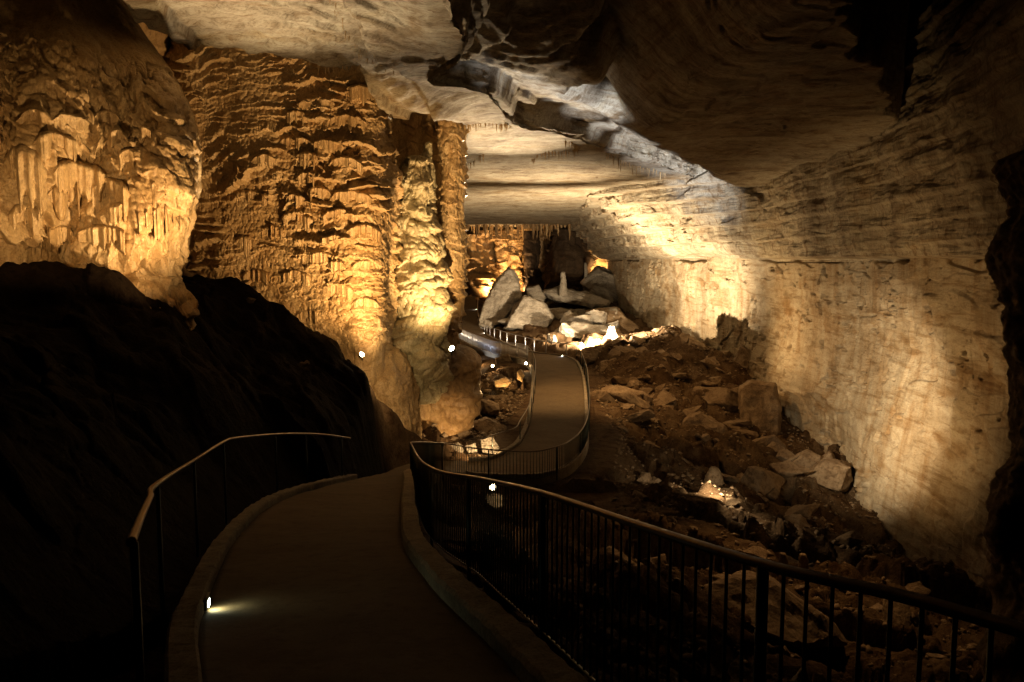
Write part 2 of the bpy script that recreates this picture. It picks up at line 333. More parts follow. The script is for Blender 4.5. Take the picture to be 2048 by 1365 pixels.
def ceil_z(X, Y):
    wx = X + .25 * fbm(X * .6, Y * .45, 0, 40, 4); wy = Y + .35 * fbm(X * .45, Y * .4, 0, 41, 4)
    top = ZL - .7 * ss(60, 130, Y) + .9 * (1 - ss(6, 15, Y)) * 0
    sh = sdf(POLH, wx, wy); sr = sdf(POLR, wx, wy)
    h1 = .6 + .5 * ss(38, 56, Y) + 1.5 * (1 - ss(19.5, 25, Y))
    H = h1 * ss(.3, .55, sh) + (2.0 * (1 - ss(33, 44, Y))) * ss(2.6, 3.4, sh + 1.3 * noise(X * .3, Y * .25, 0, 49)) + .25 * ss(1.1, 1.25, sh + .9 * noise(X * .45, Y * .3, 0, 48))
    H = H + .3 * ss(3.2, 3.6, sh + 1.6 * noise(X * .25, Y * .2, 0, 45)) * (1 - ss(30, 45, Y))
    R = 3.4 * ss(-.05, .5, sr) + 1.0 * ss(1.5, 4, sr)
    # small ledges on the low ceiling near the flowstone
    led = .28 * ss(0, .08, sdf([Pz(x, y, ZL)[:2] for x, y in [(250, -60), (600, -60), (690, 40), (735, 105), (860, 190), (905, 232), (860, 236), (700, 140), (400, 100)]], wx, wy))
    t1 = fbm(X * .1, Y * .07, 0, 50, 5)
    near = 1 - ss(24, 38, Y) * .93
    ter = terrace(t1, 7, .06) * .85 * near
    ter2 = terrace(fbm(X * .3 + 9, Y * .16, 0, 57, 5), 5, .05) * .2 * near
    z = top + H + R + led + (ter + ter2) * ss(.2, 2.2, np.abs(sh) + .0 * Y)
    mid = 0
    sl = sdf(SLAB, wx + .3 * fbm(X * .9, Y * .9, 0, 141, 4), wy + .3 * fbm(X * .9, Y * .9, 0, 142, 4))
    zs = 5.1 - .75 * ss(34, 54, Y) + .18 * terrace(fbm(X * .2, Y * .16, 0, 143, 4), 3, .05)
    wS = ss(.9, 4.2, sh) * ss(1.5, 6.0, X) * ss(-.1, .3, sl)
    z = z * (1 - wS) + zs * wS
    rr_ = (1 - ss(-.1, .3, sl)) * ss(3, 5, X) * (1 - ss(36, 40, Y))
    z = z + rr_ * (.5 + plates(wx / 1.3, wy / 1.8, 144, 1.0, .9, .1) * .5 + plates(wx / .5, wy / .8, 145, 1, .9, .1) * .16)
    # fine plates of the bedding
    pl = plates(wx / 1.9, wy / 2.6, 63, .35, .5, .0) * .22 + plates(wx / .55, wy / .9, 64, .5, .6, .0) * .07
    z = z + pl * (1 - mid) * near + fbm(X * 2, Y * 1.3, 0, 66, 4) * .035 + fbm(X * .5, Y * 1.2, 0, 67, 4) * .05
    ck = fbm(X * .1 + 7, Y * .55, 0, 69, 5); z = z + .35 * np.exp(-(ck / .012) ** 2) * ss(.05, .35, noise(X * .22, Y * .3, 0, 169)) * (1 - ss(50, 70, Y))
    return z
X, Y = fan(-4, 150, 1050, 850)
Z = ceil_z(X, Y)
tag(link('cave_ceiling', grid_mesh('cave_ceiling', np.stack([X, Y, Z], -1), flip=True), M_CEIL, smooth=False), 'stepped tan limestone ceiling of the cavern', 'cave ceiling', kind='structure')
# ------------------------------------------------------------------ right-hand wall
def wall_patch(name, line, z0, z1, ns, nz, fn, m, lab, cat, kind='structure', out=-1):
    L = np.array(line, float); seg = np.r_[0, np.cumsum(np.linalg.norm(np.diff(L, axis=0), axis=1))]
    Yv = L[:, 1]
    # finer near the camera
    w = np.geomspace(1, 4, ns); w = np.cumsum(w); w = (w - w[0]) / (w[-1] - w[0])
    s = w * seg[-1]
    Cx = crom(L, 400); sg = np.r_[0, np.cumsum(np.linalg.norm(np.diff(Cx, axis=0), axis=1))]; sg *= seg[-1] / sg[-1]
    x = np.interp(s, sg, Cx[:, 0]); y = np.interp(s, sg, Cx[:, 1])
    zz = np.linspace(z0, z1, nz)
    S, ZZ = np.meshgrid(s, zz)
    tx, ty = np.gradient(x), np.gradient(y); tl = np.hypot(tx, ty); nx, ny = ty / tl * out, -tx / tl * out
    D, dz = fn(S, ZZ)
    V = np.stack([x[None] + nx[None] * D, y[None] + ny[None] * D, ZZ + dz], -1)
    return tag(link(name, grid_mesh(name, V), m, smooth=False), lab, cat, kind=kind)
def fn_wall(S, Z):
    ws = S + .6 * fbm(S * .3, Z * .3, 0, 70, 4); wz = Z + .35 * fbm(S * .25, Z * .5, 0, 71, 4)
    d = fbm(S * .09, Z * .1, 0, 72, 4) * .4
    d = d + plates(ws / 3.4, wz / 2.6, 73, .5, .5, .0) * .26 + plates(ws / 1.3, wz / .9, 74, .5, .6, 0) * .07
    d = d + terrace(fbm(S * .07 + 5, Z * .2, 0, 75, 4), 3, .05) * .3
    d = d + fbm(S * .4, Z * 4, 0, 76, 4) * .012 + fbm(S * 3, Z * 1.2, 0, 77, 4) * .025
    # vertical cracks
    cr = fbm(S * .16 + Z * .03, Z * .05 + 2, 0, 78, 5); d = d - .22 * np.exp(-(cr / .006) ** 2) * ss(.1, .5, noise(S * .25, Z * .25, 0, 79))
    pit = fbm(S * 1.1, Z * 1.5, 0, 82, 4) + .35 * noise(S * .15, Z * .2, 0, 83); d = d - .2 * ss(.72, .8, pit)
    ck = fbm(S * .5, Z * .35 + 3, 0, 84, 5); d = d - .12 * np.exp(-(ck / .01) ** 2) * ss(.25, .5, noise(S * .5 + 9, Z * .5, 0, 184))
    # the bedding seam under the ledge
    d = d - .45 * np.exp(-((Z + .02 + .1 * fbm(S * .15, 1, 0, 185, 4)) / .1) ** 2) * ss(-.5, .1, noise(S * .3, 4, 0, 186))
    # undercut and rounded foot
    d = d + .14 * np.clip(-4 - Z, 0, 20) * (.5 + .5 * noise(S * .12, 3, 0, 80))
    return d, .05 * noise(S, Z, 0, 81)
wall_patch('cave_wall', [(14.6, 10), (15, 20), (16.2, 28), (16.7, 42), (16.3, 57), (14.7, 80), (13.1, 110), (12.6, 131)], .7, -13, 1500, 420, fn_wall, M_WALL, 'tall tan limestone wall along the right of the cavern', 'cave wall', out=-1)
def fn_upper(S, Z):
    Yq = 10 + S * .985
    xk = crom(np.array([(-10, 2), (14, 2), (22, 1.6), (30, 1.1), (44, 1.0), (50, 1.6), (58, 5.5), (66, 8.3), (90, 6.3), (150, 2)], float), 200); span = np.interp(Yq, xk[:, 0], xk[:, 1])
    q = np.clip(Z / 5.4, 0, 1.6) + .05 * fbm(S * .07, Z * .3, 0, 85, 3)
    g = .7 * terrace(q, 6, .06) + .3 * q
    g = g * ss(-.05, .9, Z) ** .6
    d = span * g * ss(.02, .35, q + .25) 
    d = d + .9 * ss(.0, .16, Z) * (1 + .35 * fbm(S * .2, 1, 0, 86, 4))
    ws = S + .5 * fbm(S * .3, Z * .4, 0, 87, 4)
    blk = ss(40, 52, Yq) * ss(.9, 1.6, Z)
    d = d + fbm(S * .3, Z * 1.6, 0, 88, 5) * .1 + plates(ws / 5.2 + .6 * noise(S * .2, Z, 0, 191), Z / .7 + .5 * noise(S * .35, Z * .5, 0, 192), 89, .3, .7, 0) * .065 + blk * plates(ws / 3.4 + .5 * noise(S * .4, Z * .6, 0, 193), Z / 1.7 + .4 * noise(S * .5, Z * .4, 0, 194), 90, 1.1, .8, .0) * .4 + fbm(S * .9, Z * 2.4, 0, 91, 5) * .07
    return d, 0 * S
wall_patch('cave_wall', [(14.9, 10), (15.3, 20), (16.5, 28), (17, 42), (16.6, 57), (15, 80), (13.4, 110), (12.9, 131)], -.12, 8.2, 1500, 300, fn_upper, M_CEIL, 'overhanging ledged limestone above the right-hand wall', 'cave wall', out=-1)
def fn_edge(S, Z):
    ws = S + .4 * fbm(S * .4, Z * .5, 0, 95, 4); h = Z - 5.4
    j = fbm(ws * .5, 1.5, 0, 96, 5) * .22
    g = .7 * terrace(np.clip(h / 1.6 + .12 * fbm(S * .3, Z, 0, 98, 3), -.2, 3), 4, .08)
    return .25 + g + j * ss(.0, .3, h + .1) + plates(ws / .9, Z / .3, 99, .5, .7, 0) * .12 + plates(ws / .34, Z / .13, 199, .6, .8, 0) * .06 + fbm(S * 1.6, Z * 5, 0, 94, 4) * .05, .1 * fbm(S * .5, 2, 0, 93, 4)
wall_patch('ceiling_step', [(a, b) for a, b in HB[1:]] + [(19.5, 76)], 5.36, 9.6, 1500, 260, fn_edge, M_CEIL, 'broken vertical edge where the low pale ceiling steps up to the dark high ceiling', 'cave ceiling', out=1)
# ------------------------------------------------------------------ flowstone
def flow(s, z, seed, lz=.42, ls=1.0, amp=.22, flute=8.0, fa=.05, thr=-.35, wob=1.3, jag=.0, jf=6.0):
    ph = z / lz + jag * (np.abs(noise(s * jf, z * .25, 0, seed + 20)) + .6 * np.abs(noise(s * jf * 2.3, z * .3, 0, seed + 21)) - .5) + wob * fbm(s * .33 * ls, z * .3, 0, seed, 3) + .55 * fbm(s * 1.1 * ls, z * .8, 0, seed + 3, 3)
    k = np.floor(ph); f = ph - k
    A = noise(s * 1.05 * ls + k * 7.31, k * 3.7, 0, seed + 5) * .8 + .5 * noise(s * 2.6 * ls + k * 3.1, k * 1.7, 0, seed + 6)
    A = ss(thr, thr + .9, A)
    lip = .16
    prof = np.where(f > lip, (1 - (f - lip) / (1 - lip)) ** 1.3, ss(0, lip, f) ** 1.5)
    fl = 1 - np.abs(noise(s * flute + .6 * noise(s * 2, z * 2, 0, seed + 8), z * .7 + k * .37, 0, seed + 9)) * 1.6
    d = amp * A * prof + fa * fl * A * (1 - ss(.1, .8, f)) + .02 * fbm(s * 7, z * 5, 0, seed + 10, 3)
    return d
def knobs(s, z, seed, sc):
    f1, f2, *_r = cells(s / sc + .3 * noise(s / sc, z / sc, 0, seed), z / sc + .3 * noise(s / sc, z / sc, 3, seed), seed)
    return np.sqrt(np.clip(1 - (f1 / .75) ** 2, 0, 1))
def patch(name, ctrl, nu, nv, fn, m, lab, cat, group=None, kind=None, flip=False):
    """ctrl rows (top to bottom) of (px,py,Y)"""
    C = np.array([[P(*c) for c in row] for row in ctrl])
    A = crom(C, nv); A = np.transpose(crom(np.transpose(A, (1, 0, 2)), nu), (1, 0, 2))
    n = normals(A)
    mid = A.mean((0, 1)); 
    if (n[nv // 2, nu // 2] * A[nv // 2, nu // 2]).sum() > 0: n = -n
    du = np.linalg.norm(np.diff(A, axis=1, prepend=A[:, :1]), axis=-1); S = np.cumsum(du, 1).mean(0)[None] + 0 * A[..., 2]
    tt = np.linspace(0, 1, nu)[None] + 0 * S; vv = np.linspace(0, 1, nv)[:, None] + 0 * S
    D = fn(S, A[..., 2], tt, vv)
    V = A + n * D[..., None]
    patch.V = V
    return tag(link(name, grid_mesh(name, V), m, smooth=True), lab, cat, group, kind)
def project(V):
    x, y, z = V[..., 0], V[..., 1], V[..., 2]
    dep = y * CT - z * ST; up = y * ST + z * CT
    return 1024 + x / dep * F, 682.5 - up / dep * F
def curtain(parent, V, poly, ln, out, seed, m, ff=3.0):
    """a ledge with a fringe of hanging drips, grown on the surface V along an outline"""
    PX, PY = project(V); q = crom(np.array(poly, float), 24); pts = []
    for a, b_ in q:
        d = (PX - a) ** 2 + (PY - b_) ** 2; i = np.unravel_index(np.argmin(d), d.shape); pts.append(V[i])
    pts = np.array(pts); pts[1:-1] = (pts[:-2] + pts[1:-1] + pts[2:]) / 3
    L = np.r_[0, np.cumsum(np.linalg.norm(np.diff(pts, axis=0), axis=1))]; n = max(40, int(L[-1] / .016)); s_ = np.linspace(0, L[-1], n)
    B = np.stack([np.interp(s_, L, pts[:, k]) for k in range(3)], 1)
    end = np.clip(np.minimum(s_, L[-1] - s_) / .22, 0, 1) ** .6
    fi = np.clip(1 - np.abs(noise(s_ * ff + seed, seed * 1.7, 0, seed)) * 2.6, 0, 1); f2 = np.clip(1 - np.abs(noise(s_ * ff * 2.7 + seed, seed * 2.1, 0, seed + 1)) * 2.6, 0, 1)
    lv = .6 + .6 * (noise(s_ * 1.3, seed, 0, seed + 2) * .5 + .5)
    ll = ln * end * lv * (.22 + .62 * fi ** .55 + .2 * f2)
    oo = out * end * (.5 + .38 * fi ** .5 + .14 * f2)
    v = np.linspace(0, 1, 44); top = .16 + .25 * out
    Zo = top * end[None] - v[:, None] ** 1.15 * (top * end + ll)[None]
    prof = np.where(v < .28, np.sin(v / .28 * PI / 2) ** .8, np.where(v < .86, 1 - .3 * (v - .28) / .58, .7 * np.sqrt(np.clip(1 - ((v - .86) / .14) ** 2, 0, 1))))[:, None]
    hd = -B[:, :2] / np.linalg.norm(B[:, :2], axis=1, keepdims=True)
    S2 = s_[None] + 0 * Zo; kn = .035 * knobs(S2, Zo * .9 + seed, seed + 4, .11) * (1 - ss(.15, .5, v[:, None] + 0 * S2)) + .014 * fbm(S2 * 9, Zo * 4 + seed, 0, seed + 5, 3) + .012 * np.abs(noise(S2 * 13, Zo * 1.2, 0, seed + 6))
    D = oo[None] * prof - .08 + kn * (prof > .05)
    W = np.stack([B[None, :, 0] + hd[None, :, 0] * D, B[None, :, 1] + hd[None, :, 1] * D, B[None, :, 2] + Zo], -1)
    return link('drip_curtain', grid_mesh('drip_curtain', W), m, parent)
# the great bulge on the left
rows = []
for yy, E, dy, yl in [(-160, 170, 4.5, -160), (-60, 215, 3.2, -60), (0, 242, 2.4, 0), (70, 290, 1.6, 60), (150, 345, .9, 140), (240, 384, .3, 230), (330, 396, 0, 320), (420, 388, 0, 410), (500, 372, .1, 480), (560, 360, .2, 515), (610, 385, 0, 530), (680, 400, 0, 545)]:
    r = []
    for t, Yc in [(-.55, 15.4), (-.2, 16.2), (.02, 16.9), (.2, 17.2), (.36, 17.6), (.52, 17.7), (.66, 17.9), (.78, 18.2), (.88, 18.6), (.96, 19.2), (1.0, 20.2)]:
        bul = (0.6 * math.sin(t * 9 + yy * .01)) if 0 < t < .95 else 0
        r.append((E * t - 200 * max(0, -t), yl + (yy - yl) * t, Yc + dy + bul * .5))
    r.append((E - 25, yy, 23 + dy)); r.append((E - 130, yy, 27 + dy))
    rows.append(r)
def fn_bulge(S, Z, t, v):
    low = 1 - ss(2.0, 3.3, Z + .7 * fbm(S * .35, Z * .2, 0, 101, 3)); top = ss(3.3, 5.2, Z + 1.4 * fbm(S * .3, Z * .15, 0, 102, 3) )
    d = .22 * fbm(S * .35, Z * .3, 0, 103, 4)
    mk = ss(-.15, .35, noise(S * .55, Z * .35, 0, 105))
    col = np.clip(1 - np.abs(noise(S * 2.1 + .35 * noise(S * .8, Z * .6, 0, 106), Z * .22, 0, 107)) * 2.2, 0, 1)
    rg = np.clip(1 - np.abs(noise(S * 5.2 + .5 * noise(S * 1.5, Z * .5, 0, 108), Z * .3, 0, 109)) * 2.4, 0, 1)
    d = d + low * .6 * (flow(S, Z, 110, .7, 1.3, .32, 5, .12, -.4, 1.0, .7, 3.2) + .26 * mk * col + .08 * rg + flow(S, Z, 120, .4, 2, .1, 8, .05))
    kn = knobs(S, Z, 130, .17) * .085 + knobs(S, Z * .8, 131, .36) * .13 + knobs(S, Z, 133, .085) * .03
    d = d + kn * (1 - .9 * top) * (1 - .55 * low)
    d = d + (1 - top) * (1 - low) * flow(S, Z, 140, .5, 1.6, .16, 7, .04, -.2)
    ridge = np.exp(-(((S - 9.6 + (Z - 4) * .35)) / .35) ** 2) * ss(1.5, 3.5, Z); d = d + .45 * ridge
    d = d * (.2 + .8 * (1 - ss(.72, .8, t)))
    return d + .02 * fbm(S * 4, Z * 3, 0, 104, 4)
bank = patch('flowstone_bank', rows, 900, 760, fn_bulge, M_FLOW, 'great rounded flowstone bulge at far left, knobbly above and fluted below', 'flowstone formation')
BV = patch.V[::2, ::2]
for k, (poly, ln, out) in enumerate([([(60, 300), (100, 285), (150, 300), (185, 315)], .4, .32), ([(105, 352), (140, 342), (180, 349), (215, 358)], .6, .34), ([(5, 330), (40, 312), (75, 326), (95, 350)], 1.3, .34), ([(92, 398), (125, 385), (165, 382), (200, 396)], 1.1, .34), ([(165, 390), (200, 375), (240, 382), (264, 398)], .95, .32),
        ([(228, 332), (258, 318), (290, 330), (312, 348)], .35, .26), ([(205, 438), (240, 424), (272, 430)], .5, .26), ([(150, 486), (190, 470), (230, 474), (264, 484)], .4, .3), ([(284, 396), (310, 376), (338, 380), (360, 398)], 1.25, .2), ([(12, 440), (50, 428), (92, 446)], .9, .3), ([(268, 356), (300, 358), (332, 374)], .4, .2),
        ([(180, 252), (215, 240), (250, 258)], .3, .24), ([(105, 244), (150, 250), (190, 262)], .3, .26), ([(30, 250), (70, 238), (105, 250)], .35, .26), ([(90, 480), (125, 470), (150, 480)], .45, .3), ([(255, 280), (285, 270), (318, 290)], .28, .2), ([(40, 500), (70, 488), (100, 496)], .3, .3), ([(300, 430), (325, 420), (352, 432)], .8, .16), ([(215, 285), (235, 276), (258, 288)], .25, .22), ([(270, 446), (292, 438), (312, 448)], .55, .18)]):
    curtain(bank, BV, poly, ln, out, 1300 + k * 9, M_FLOW)
# the rippled wall
rows = []
for yy in (20, 130, 260, 400, 540, 640, 740, 880):
    l = min(1, (yy - 20) / 720)
    rows.append([(300, yy, 34), (360, yy, 31.5), (430, yy, 30.6 + .5 * math.sin(l * 5)), (510, yy, 30.2), (590, yy, 29.9 - .3 * l), (660, yy, 29.6 - .6 * l), (715, yy, 29.4 - .7 * l), (742 + 14 * l, yy, 29.8 - .6 * l), (760 + 12 * l + 5 * math.sin(l * 14), yy, 30.8), (764 + 12 * l + 5 * math.sin(l * 14), yy, 32.5), (762, yy, 35)])
def fn_mid(S, Z, t, v):
    d = .16 * fbm(S * .3, Z * .2, 0, 203, 3)
    hold = .4 + .6 * ss(-.3, .3, noise(S * .4, Z * .35, 0, 204))
    d = d + hold * flow(S, Z, 210, .46, .7, .25, 14, .07, -.45, 1.5, .16, 5) + .5 * flow(S, Z, 220, .23, 1.2, .13, 17, .04, -.3, 1.3, .14, 8)
    d = d + knobs(S, Z, 230, .3) * .14 * ss(.3, .7, v) * ss(.35, .6, t) + .05 * knobs(S, Z, 231, .12)
    d = d + ss(.8, .95, t) * (knobs(S, Z, 232, .42) * .3 + .2 * flow(S, Z, 240, .6, 2, .4, 6, .1))
    smooth_foot = ss(-2.2, -3.3, Z) if False else (1 - ss(-3.2, -2.0, Z + .5 * noise(S * .5, 0, 0, 9)))
    return d * (1 - .7 * smooth_foot) + smooth_foot * .35 * fbm(S * .5, Z * .15, 0, 244, 4)
fwall = patch('flowstone_wall', rows, 1000, 1000, fn_mid, M_FLOW, 'broad orange flowstone wall covered in rippled shelves, between the bulge and the column', 'flowstone formation')
MV = patch.V[::3, ::3]; _r = random.Random(12)
_m = [([(555, 292), (590, 284), (628, 296)], .45), ([(612, 302), (650, 290), (690, 300)], .4), ([(655, 335), (690, 325), (730, 340)], .5), ([(588, 322), (615, 314), (640, 326)], .5), ([(612, 345), (632, 338), (652, 348)], .45), ([(590, 362), (615, 354), (638, 366)], .5), ([(612, 392), (640, 384), (664, 396)], .7), ([(560, 410), (590, 400), (625, 414)], .4), ([(560, 445), (592, 436), (628, 446)], .75), ([(660, 400), (700, 392), (745, 402)], .45),
      ([(640, 440), (680, 430), (720, 444)], .35), ([(690, 470), (730, 460), (765, 474)], .4), ([(470, 488), (492, 482), (515, 490)], .9), ([(520, 470), (545, 462), (570, 472)], .4), ([(640, 490), (670, 482), (705, 494)], .4), ([(600, 525), (640, 515), (680, 528)], .4), ([(700, 540), (735, 530), (765, 542)], .45), ([(560, 560), (590, 552), (622, 562)], .35), ([(640, 585), (675, 576), (712, 588)], .4), ([(700, 615), (730, 606), (762, 618)], .4),
      ([(590, 215), (630, 206), (675, 216)], .5), ([(650, 250), (690, 240), (735, 252)], .45), ([(500, 330), (530, 320), (560, 334)], .3), ([(470, 400), (500, 392), (535, 404)], .3), ([(560, 240), (590, 232), (620, 242)], .35), ([(690, 190), (720, 182), (748, 192)], .5), ([(430, 340), (455, 332), (480, 344)], .25), ([(590, 640), (620, 630), (650, 642)], .4), ([(650, 540), (672, 532), (694, 542)], .3), ([(480, 560), (510, 550), (545, 562)], .5)]
for k, (poly, ln) in enumerate(_m):
    curtain(fwall, MV, poly, ln, _r.uniform(.2, .34), 1600 + k * 9, M_FLOW, 4.5)
def pillar(name, ctl, nu, nv, fn, m, lab=None, cat=None, group=None, parent=None, closetop=True, wig=0):
    """ctl: (px,py,Y,rx,ry) from the top down; a closed displaced column"""
    C = []
    for c in ctl: C.append((*P(c[0], c[1], c[2]), c[3], c[4]))
    C = crom(C, nv); a = np.linspace(0, 2 * PI, nu, endpoint=False)
    per = np.mean(C[:, 3] + C[:, 4]) * PI
    S = (a / (2 * PI) * per)[None] + 0 * C[:, :1]; Z = C[:, 2:3] + 0 * S
    cs, sn = np.cos(a)[None], np.sin(a)[None]
    # noise domain wraps through a circle
    D = fn(a[None] + 0 * Z, Z, cs * per / 6.28 + 0 * Z, sn * per / 6.28 + 0 * Z)
    rr = 1.0
    k = np.clip(np.minimum(C[:, 3:4], C[:, 4:5]) / .3, .05, 1)
    V = np.stack([C[:, 0:1] + cs * (C[:, 3:4] + D * k), C[:, 1:2] + sn * (C[:, 4:5] + D * k), Z], -1)
    me = grid_mesh(name, V, wrap=True, flip=True)
    bm = bmesh.new(); bm.from_mesh(me); bm.verts.ensure_lookup_table()
    bm.faces.new([bm.verts[i] for i in range(nu)]); bm.faces.new([bm.verts[(nv - 1) * nu + i] for i in range(nu - 1, -1, -1)])
    bmesh.ops.recalc_face_normals(bm, faces=bm.faces[:])
    bm.to_mesh(me); bm.free()
    return tag(link(name, me, m, parent), lab, cat, group)
def fw(seed, lz, ls, amp, fl, fa, kn=.1, ks=.3, big=.2):
    def g(a, Z, cx, cy):
        per = np.hypot(cx, cy) * 6.28
        s = (a - 4.7) / 6.28 * per
        # seam sits at the back: a runs 0..2pi, front is a=3pi/2
        s = np.where(a < PI / 2, s + per, s)
        return big * fbm(cx * .6 + 5, cy * .6, Z * .5, seed + 1, 3) + flow(s, Z, seed, lz, ls, amp, fl, fa) + kn * knobs(s, Z, seed + 30, ks) + .02 * fbm(cx * 6, cy * 6, Z * 5, seed + 2, 3)
    return g
# the column group at the middle-left
pillar('flowstone_column', [(896, 195, 36, .75, 1.0), (904, 250, 35.6, .5, .8), (906, 350, 35.4, .44, .8), (902, 450, 35.3, .52, .85), (895, 550, 35.1, .66, .9), (882, 640, 35, .75, 1), (868, 700, 35, .95, 1.1), (866, 760, 35, 1.1, 1.2)],
       420, 900, fw(300, .36, 1.3, .12, 9, .06, .05, .22, .16), M_FLOWD if False else M_FLOW, 'tall rippled flowstone column right of the pale lumpy mass, reaching the ceiling', 'flowstone column')
def fn_mass(a, Z, cx, cy):
    g = fw(330, .75, 1.2, .13, 6, .07, .26, .55, .5)(a, Z, cx, cy)
    s = a * 1.2
    return g + .1 * knobs(s, Z, 350, .22)
pillar('pale_flowstone_mass', [(836, 312, 33.6, .12, .12), (834, 326, 33.6, .3, .3), (828, 375, 33.6, .5, .5), (818, 440, 33.5, .78, .65), (835, 520, 33.4, 1.05, .8), (838, 590, 33.2, 1.1, .9), (836, 650, 33, 1.05, .95), (830, 695, 32.9, 1.0, 1.0), (830, 800, 32.9, .95, 1)],
       520, 900, fn_mass, M_FLOWP, 'pale brightly lit lumpy flowstone mass in front of the tall column', 'flowstone formation')
pillar('stalagmite', [(857, 284, 33.8, .05, .05), (857, 291, 33.8, .13, .13), (853, 320, 33.8, .2, .2), (860, 345, 33.8, .2, .2), (856, 400, 33.8, .24, .24), (852, 450, 33.8, .3, .3)], 80, 220, fw(360, .3, 2, .09, 8, .03, .08, .16, .1), M_FLOWP,
       'knobbly finger stalagmite standing on top of the pale lumpy mass', 'stalagmite')
rows = [[(725, yy, 35), (775, yy, 38.2), (835, yy, 38.8), (890, yy, 38.2), (912, yy, 39)] for yy in (150, 300, 500, 750)]
patch('flowstone_alcove', rows, 300, 400, lambda S, Z, t, v: .3 * fbm(S * .4, Z * .3, 0, 400, 4) + flow(S, Z, 405, .6, 1, .12, 6, .04), M_FLOW, 'dark smooth recess behind the pale mass under the ceiling', 'flowstone formation')
# ragged left side running away behind the column, and the end of the cavern
def fn_rough(seed, amp=1.0):
    def g(S, Z):
        ws = S + .6 * fbm(S * .3, Z * .3, 0, seed, 4)
        return amp * (fbm(S * .12, Z * .15, 0, seed + 1, 4) * 1.2 + plates(ws / 2.4, Z / 1.6, seed + 2, .8, .7, .1) * .5 + flow(S, Z, seed + 5, 1.6, .3, .6, 1.6, .15)), 0 * S
    return g
wall_patch('cave_wall', [(-14, 28), (-9, 38), (-5.5, 42), (-7, 55), (-8.5, 70), (-11, 90), (-14, 132)], 11, -12, 500, 220, fn_rough(500, .7), M_FLOWD, 'rough brown cave side behind the flowstone column', 'cave wall', out=1)
wall_patch('cave_wall', [(-12.6, -5), (-13.2, 5), (-13.4, 12), (-12.6, 18)], 9, -4, 260, 200, fn_rough(540, .5), M_FLOWD, 'dark near left side of the cave beyond the clay bank', 'cave wall', out=1)
wall_patch('cave_wall', [(-16, 128), (-9, 127), (-2, 126), (4, 127), (9, 129), (16, 131)], 7, -10, 700, 320, fn_rough(520, 1.0), M_FLOWD, 'brown flowstone wall closing the far end of the cavern', 'cave wall', out=1)
# ------------------------------------------------------------------ far columns and stalactites
RND = random.Random(7)
far_labels = ['leaning orange flowstone buttress at the left of the far group', 'broad orange column with glowing base in the far group', 'dark slim column between the lit far columns', 'wide brightly lit fluted column in the far group', 'dark pointed column right of the lit far columns', 'smooth round golden column in the far group', 'great dark rounded column at the right of the far group', 'short rippled orange lump right of the dark far column']
far = [[(942, 470, 121, 1.5, 1.2), (945, 500, 121, 2.0, 1.6), (955, 560, 120, 3.3, 2.2), (965, 592, 120, 3.2, 2.2), (965, 620, 120, 2.6, 2)],
       [(968, 462, 122, 1.6, 1), (972, 500, 122, 1.0, .8), (976, 540, 122, 1.1, .9), (978, 600, 122, 1.6, 1.2)],
       [(1000, 462, 121, 1.0, .8), (1004, 500, 121, .6, .6), (1006, 550, 121, .8, .7), (1006, 600, 121, 1.1, 1)],
       [(1022, 460, 123, 2.0, 1.2), (1020, 490, 123, 1.5, 1), (1022, 530, 123, 1.3, 1), (1022, 600, 123, 1.7, 1.2)],
       [(1060, 462, 119, 1.0, .8), (1062, 500, 119, .8, .7), (1064, 550, 119, .9, .8), (1070, 600, 119, 1.6, 1.3)],
       [(1082, 460, 122, 1.5, 1.2), (1084, 500, 122, 1.5, 1.2), (1088, 550, 122, 1.9, 1.5), (1090, 600, 122, 2, 1.6)],
       [(1136, 460, 117, 1.6, 1.5), (1138, 490, 117, 2.3, 2), (1142, 530, 117, 3.0, 2.3), (1142, 575, 117, 3.4, 2.5), (1142, 600, 117, 3.4, 2.5)],
       [(1172, 492, 118, .8, .8), (1184, 510, 118, 2.2, 1.6), (1190, 530, 118, 2.8, 2), (1188, 560, 118, 2.6, 2), (1188, 590, 118, 2.5, 2)]]
for i, c in enumerate(far):
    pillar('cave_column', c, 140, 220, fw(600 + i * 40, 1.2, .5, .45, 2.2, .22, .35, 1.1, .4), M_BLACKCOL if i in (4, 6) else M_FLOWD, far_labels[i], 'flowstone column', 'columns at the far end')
def spike(name, base, tip, r, m, lab, cat, group, seg=9):
    b0, t0 = Vector(base), Vector(tip); bm = bmesh.new(); rings = []
    rr = random.Random(hash((round(base[0], 2), round(tip[2], 2))) & 0xffff)
    n = 7
    for k in range(n):
        f = k / (n - 1); c = b0.lerp(t0, f) + Vector((rr.uniform(-1, 1), rr.uniform(-1, 1), 0)) * r * .15
        q = r * (1 - f) ** .8 * rr.uniform(.85, 1.15) + r * .06
        rings.append([bm.verts.new(c + Vector((math.cos(2 * PI * j / seg) * q, math.sin(2 * PI * j / seg) * q, 0))) for j in range(seg)])
    for a, b_ in zip(rings, rings[1:]):
        for j in range(seg): bm.faces.new([a[j], a[(j + 1) % seg], b_[(j + 1) % seg], b_[j]])
    bm.faces.new(rings[0][::-1]); bm.faces.new(rings[-1])
    bmesh.ops.recalc_face_normals(bm, faces=bm.faces[:])
    me = bpy.data.meshes.new(name); bm.to_mesh(me); bm.free()
    return tag(link(name, me, m), lab, cat, group)
def cz(x, y): return float(ceil_z(np.array([float(x)]), np.array([float(y)]))[0])
def fz(x, y): return float(floor_z(np.array([float(x)]), np.array([float(y)]))[0])
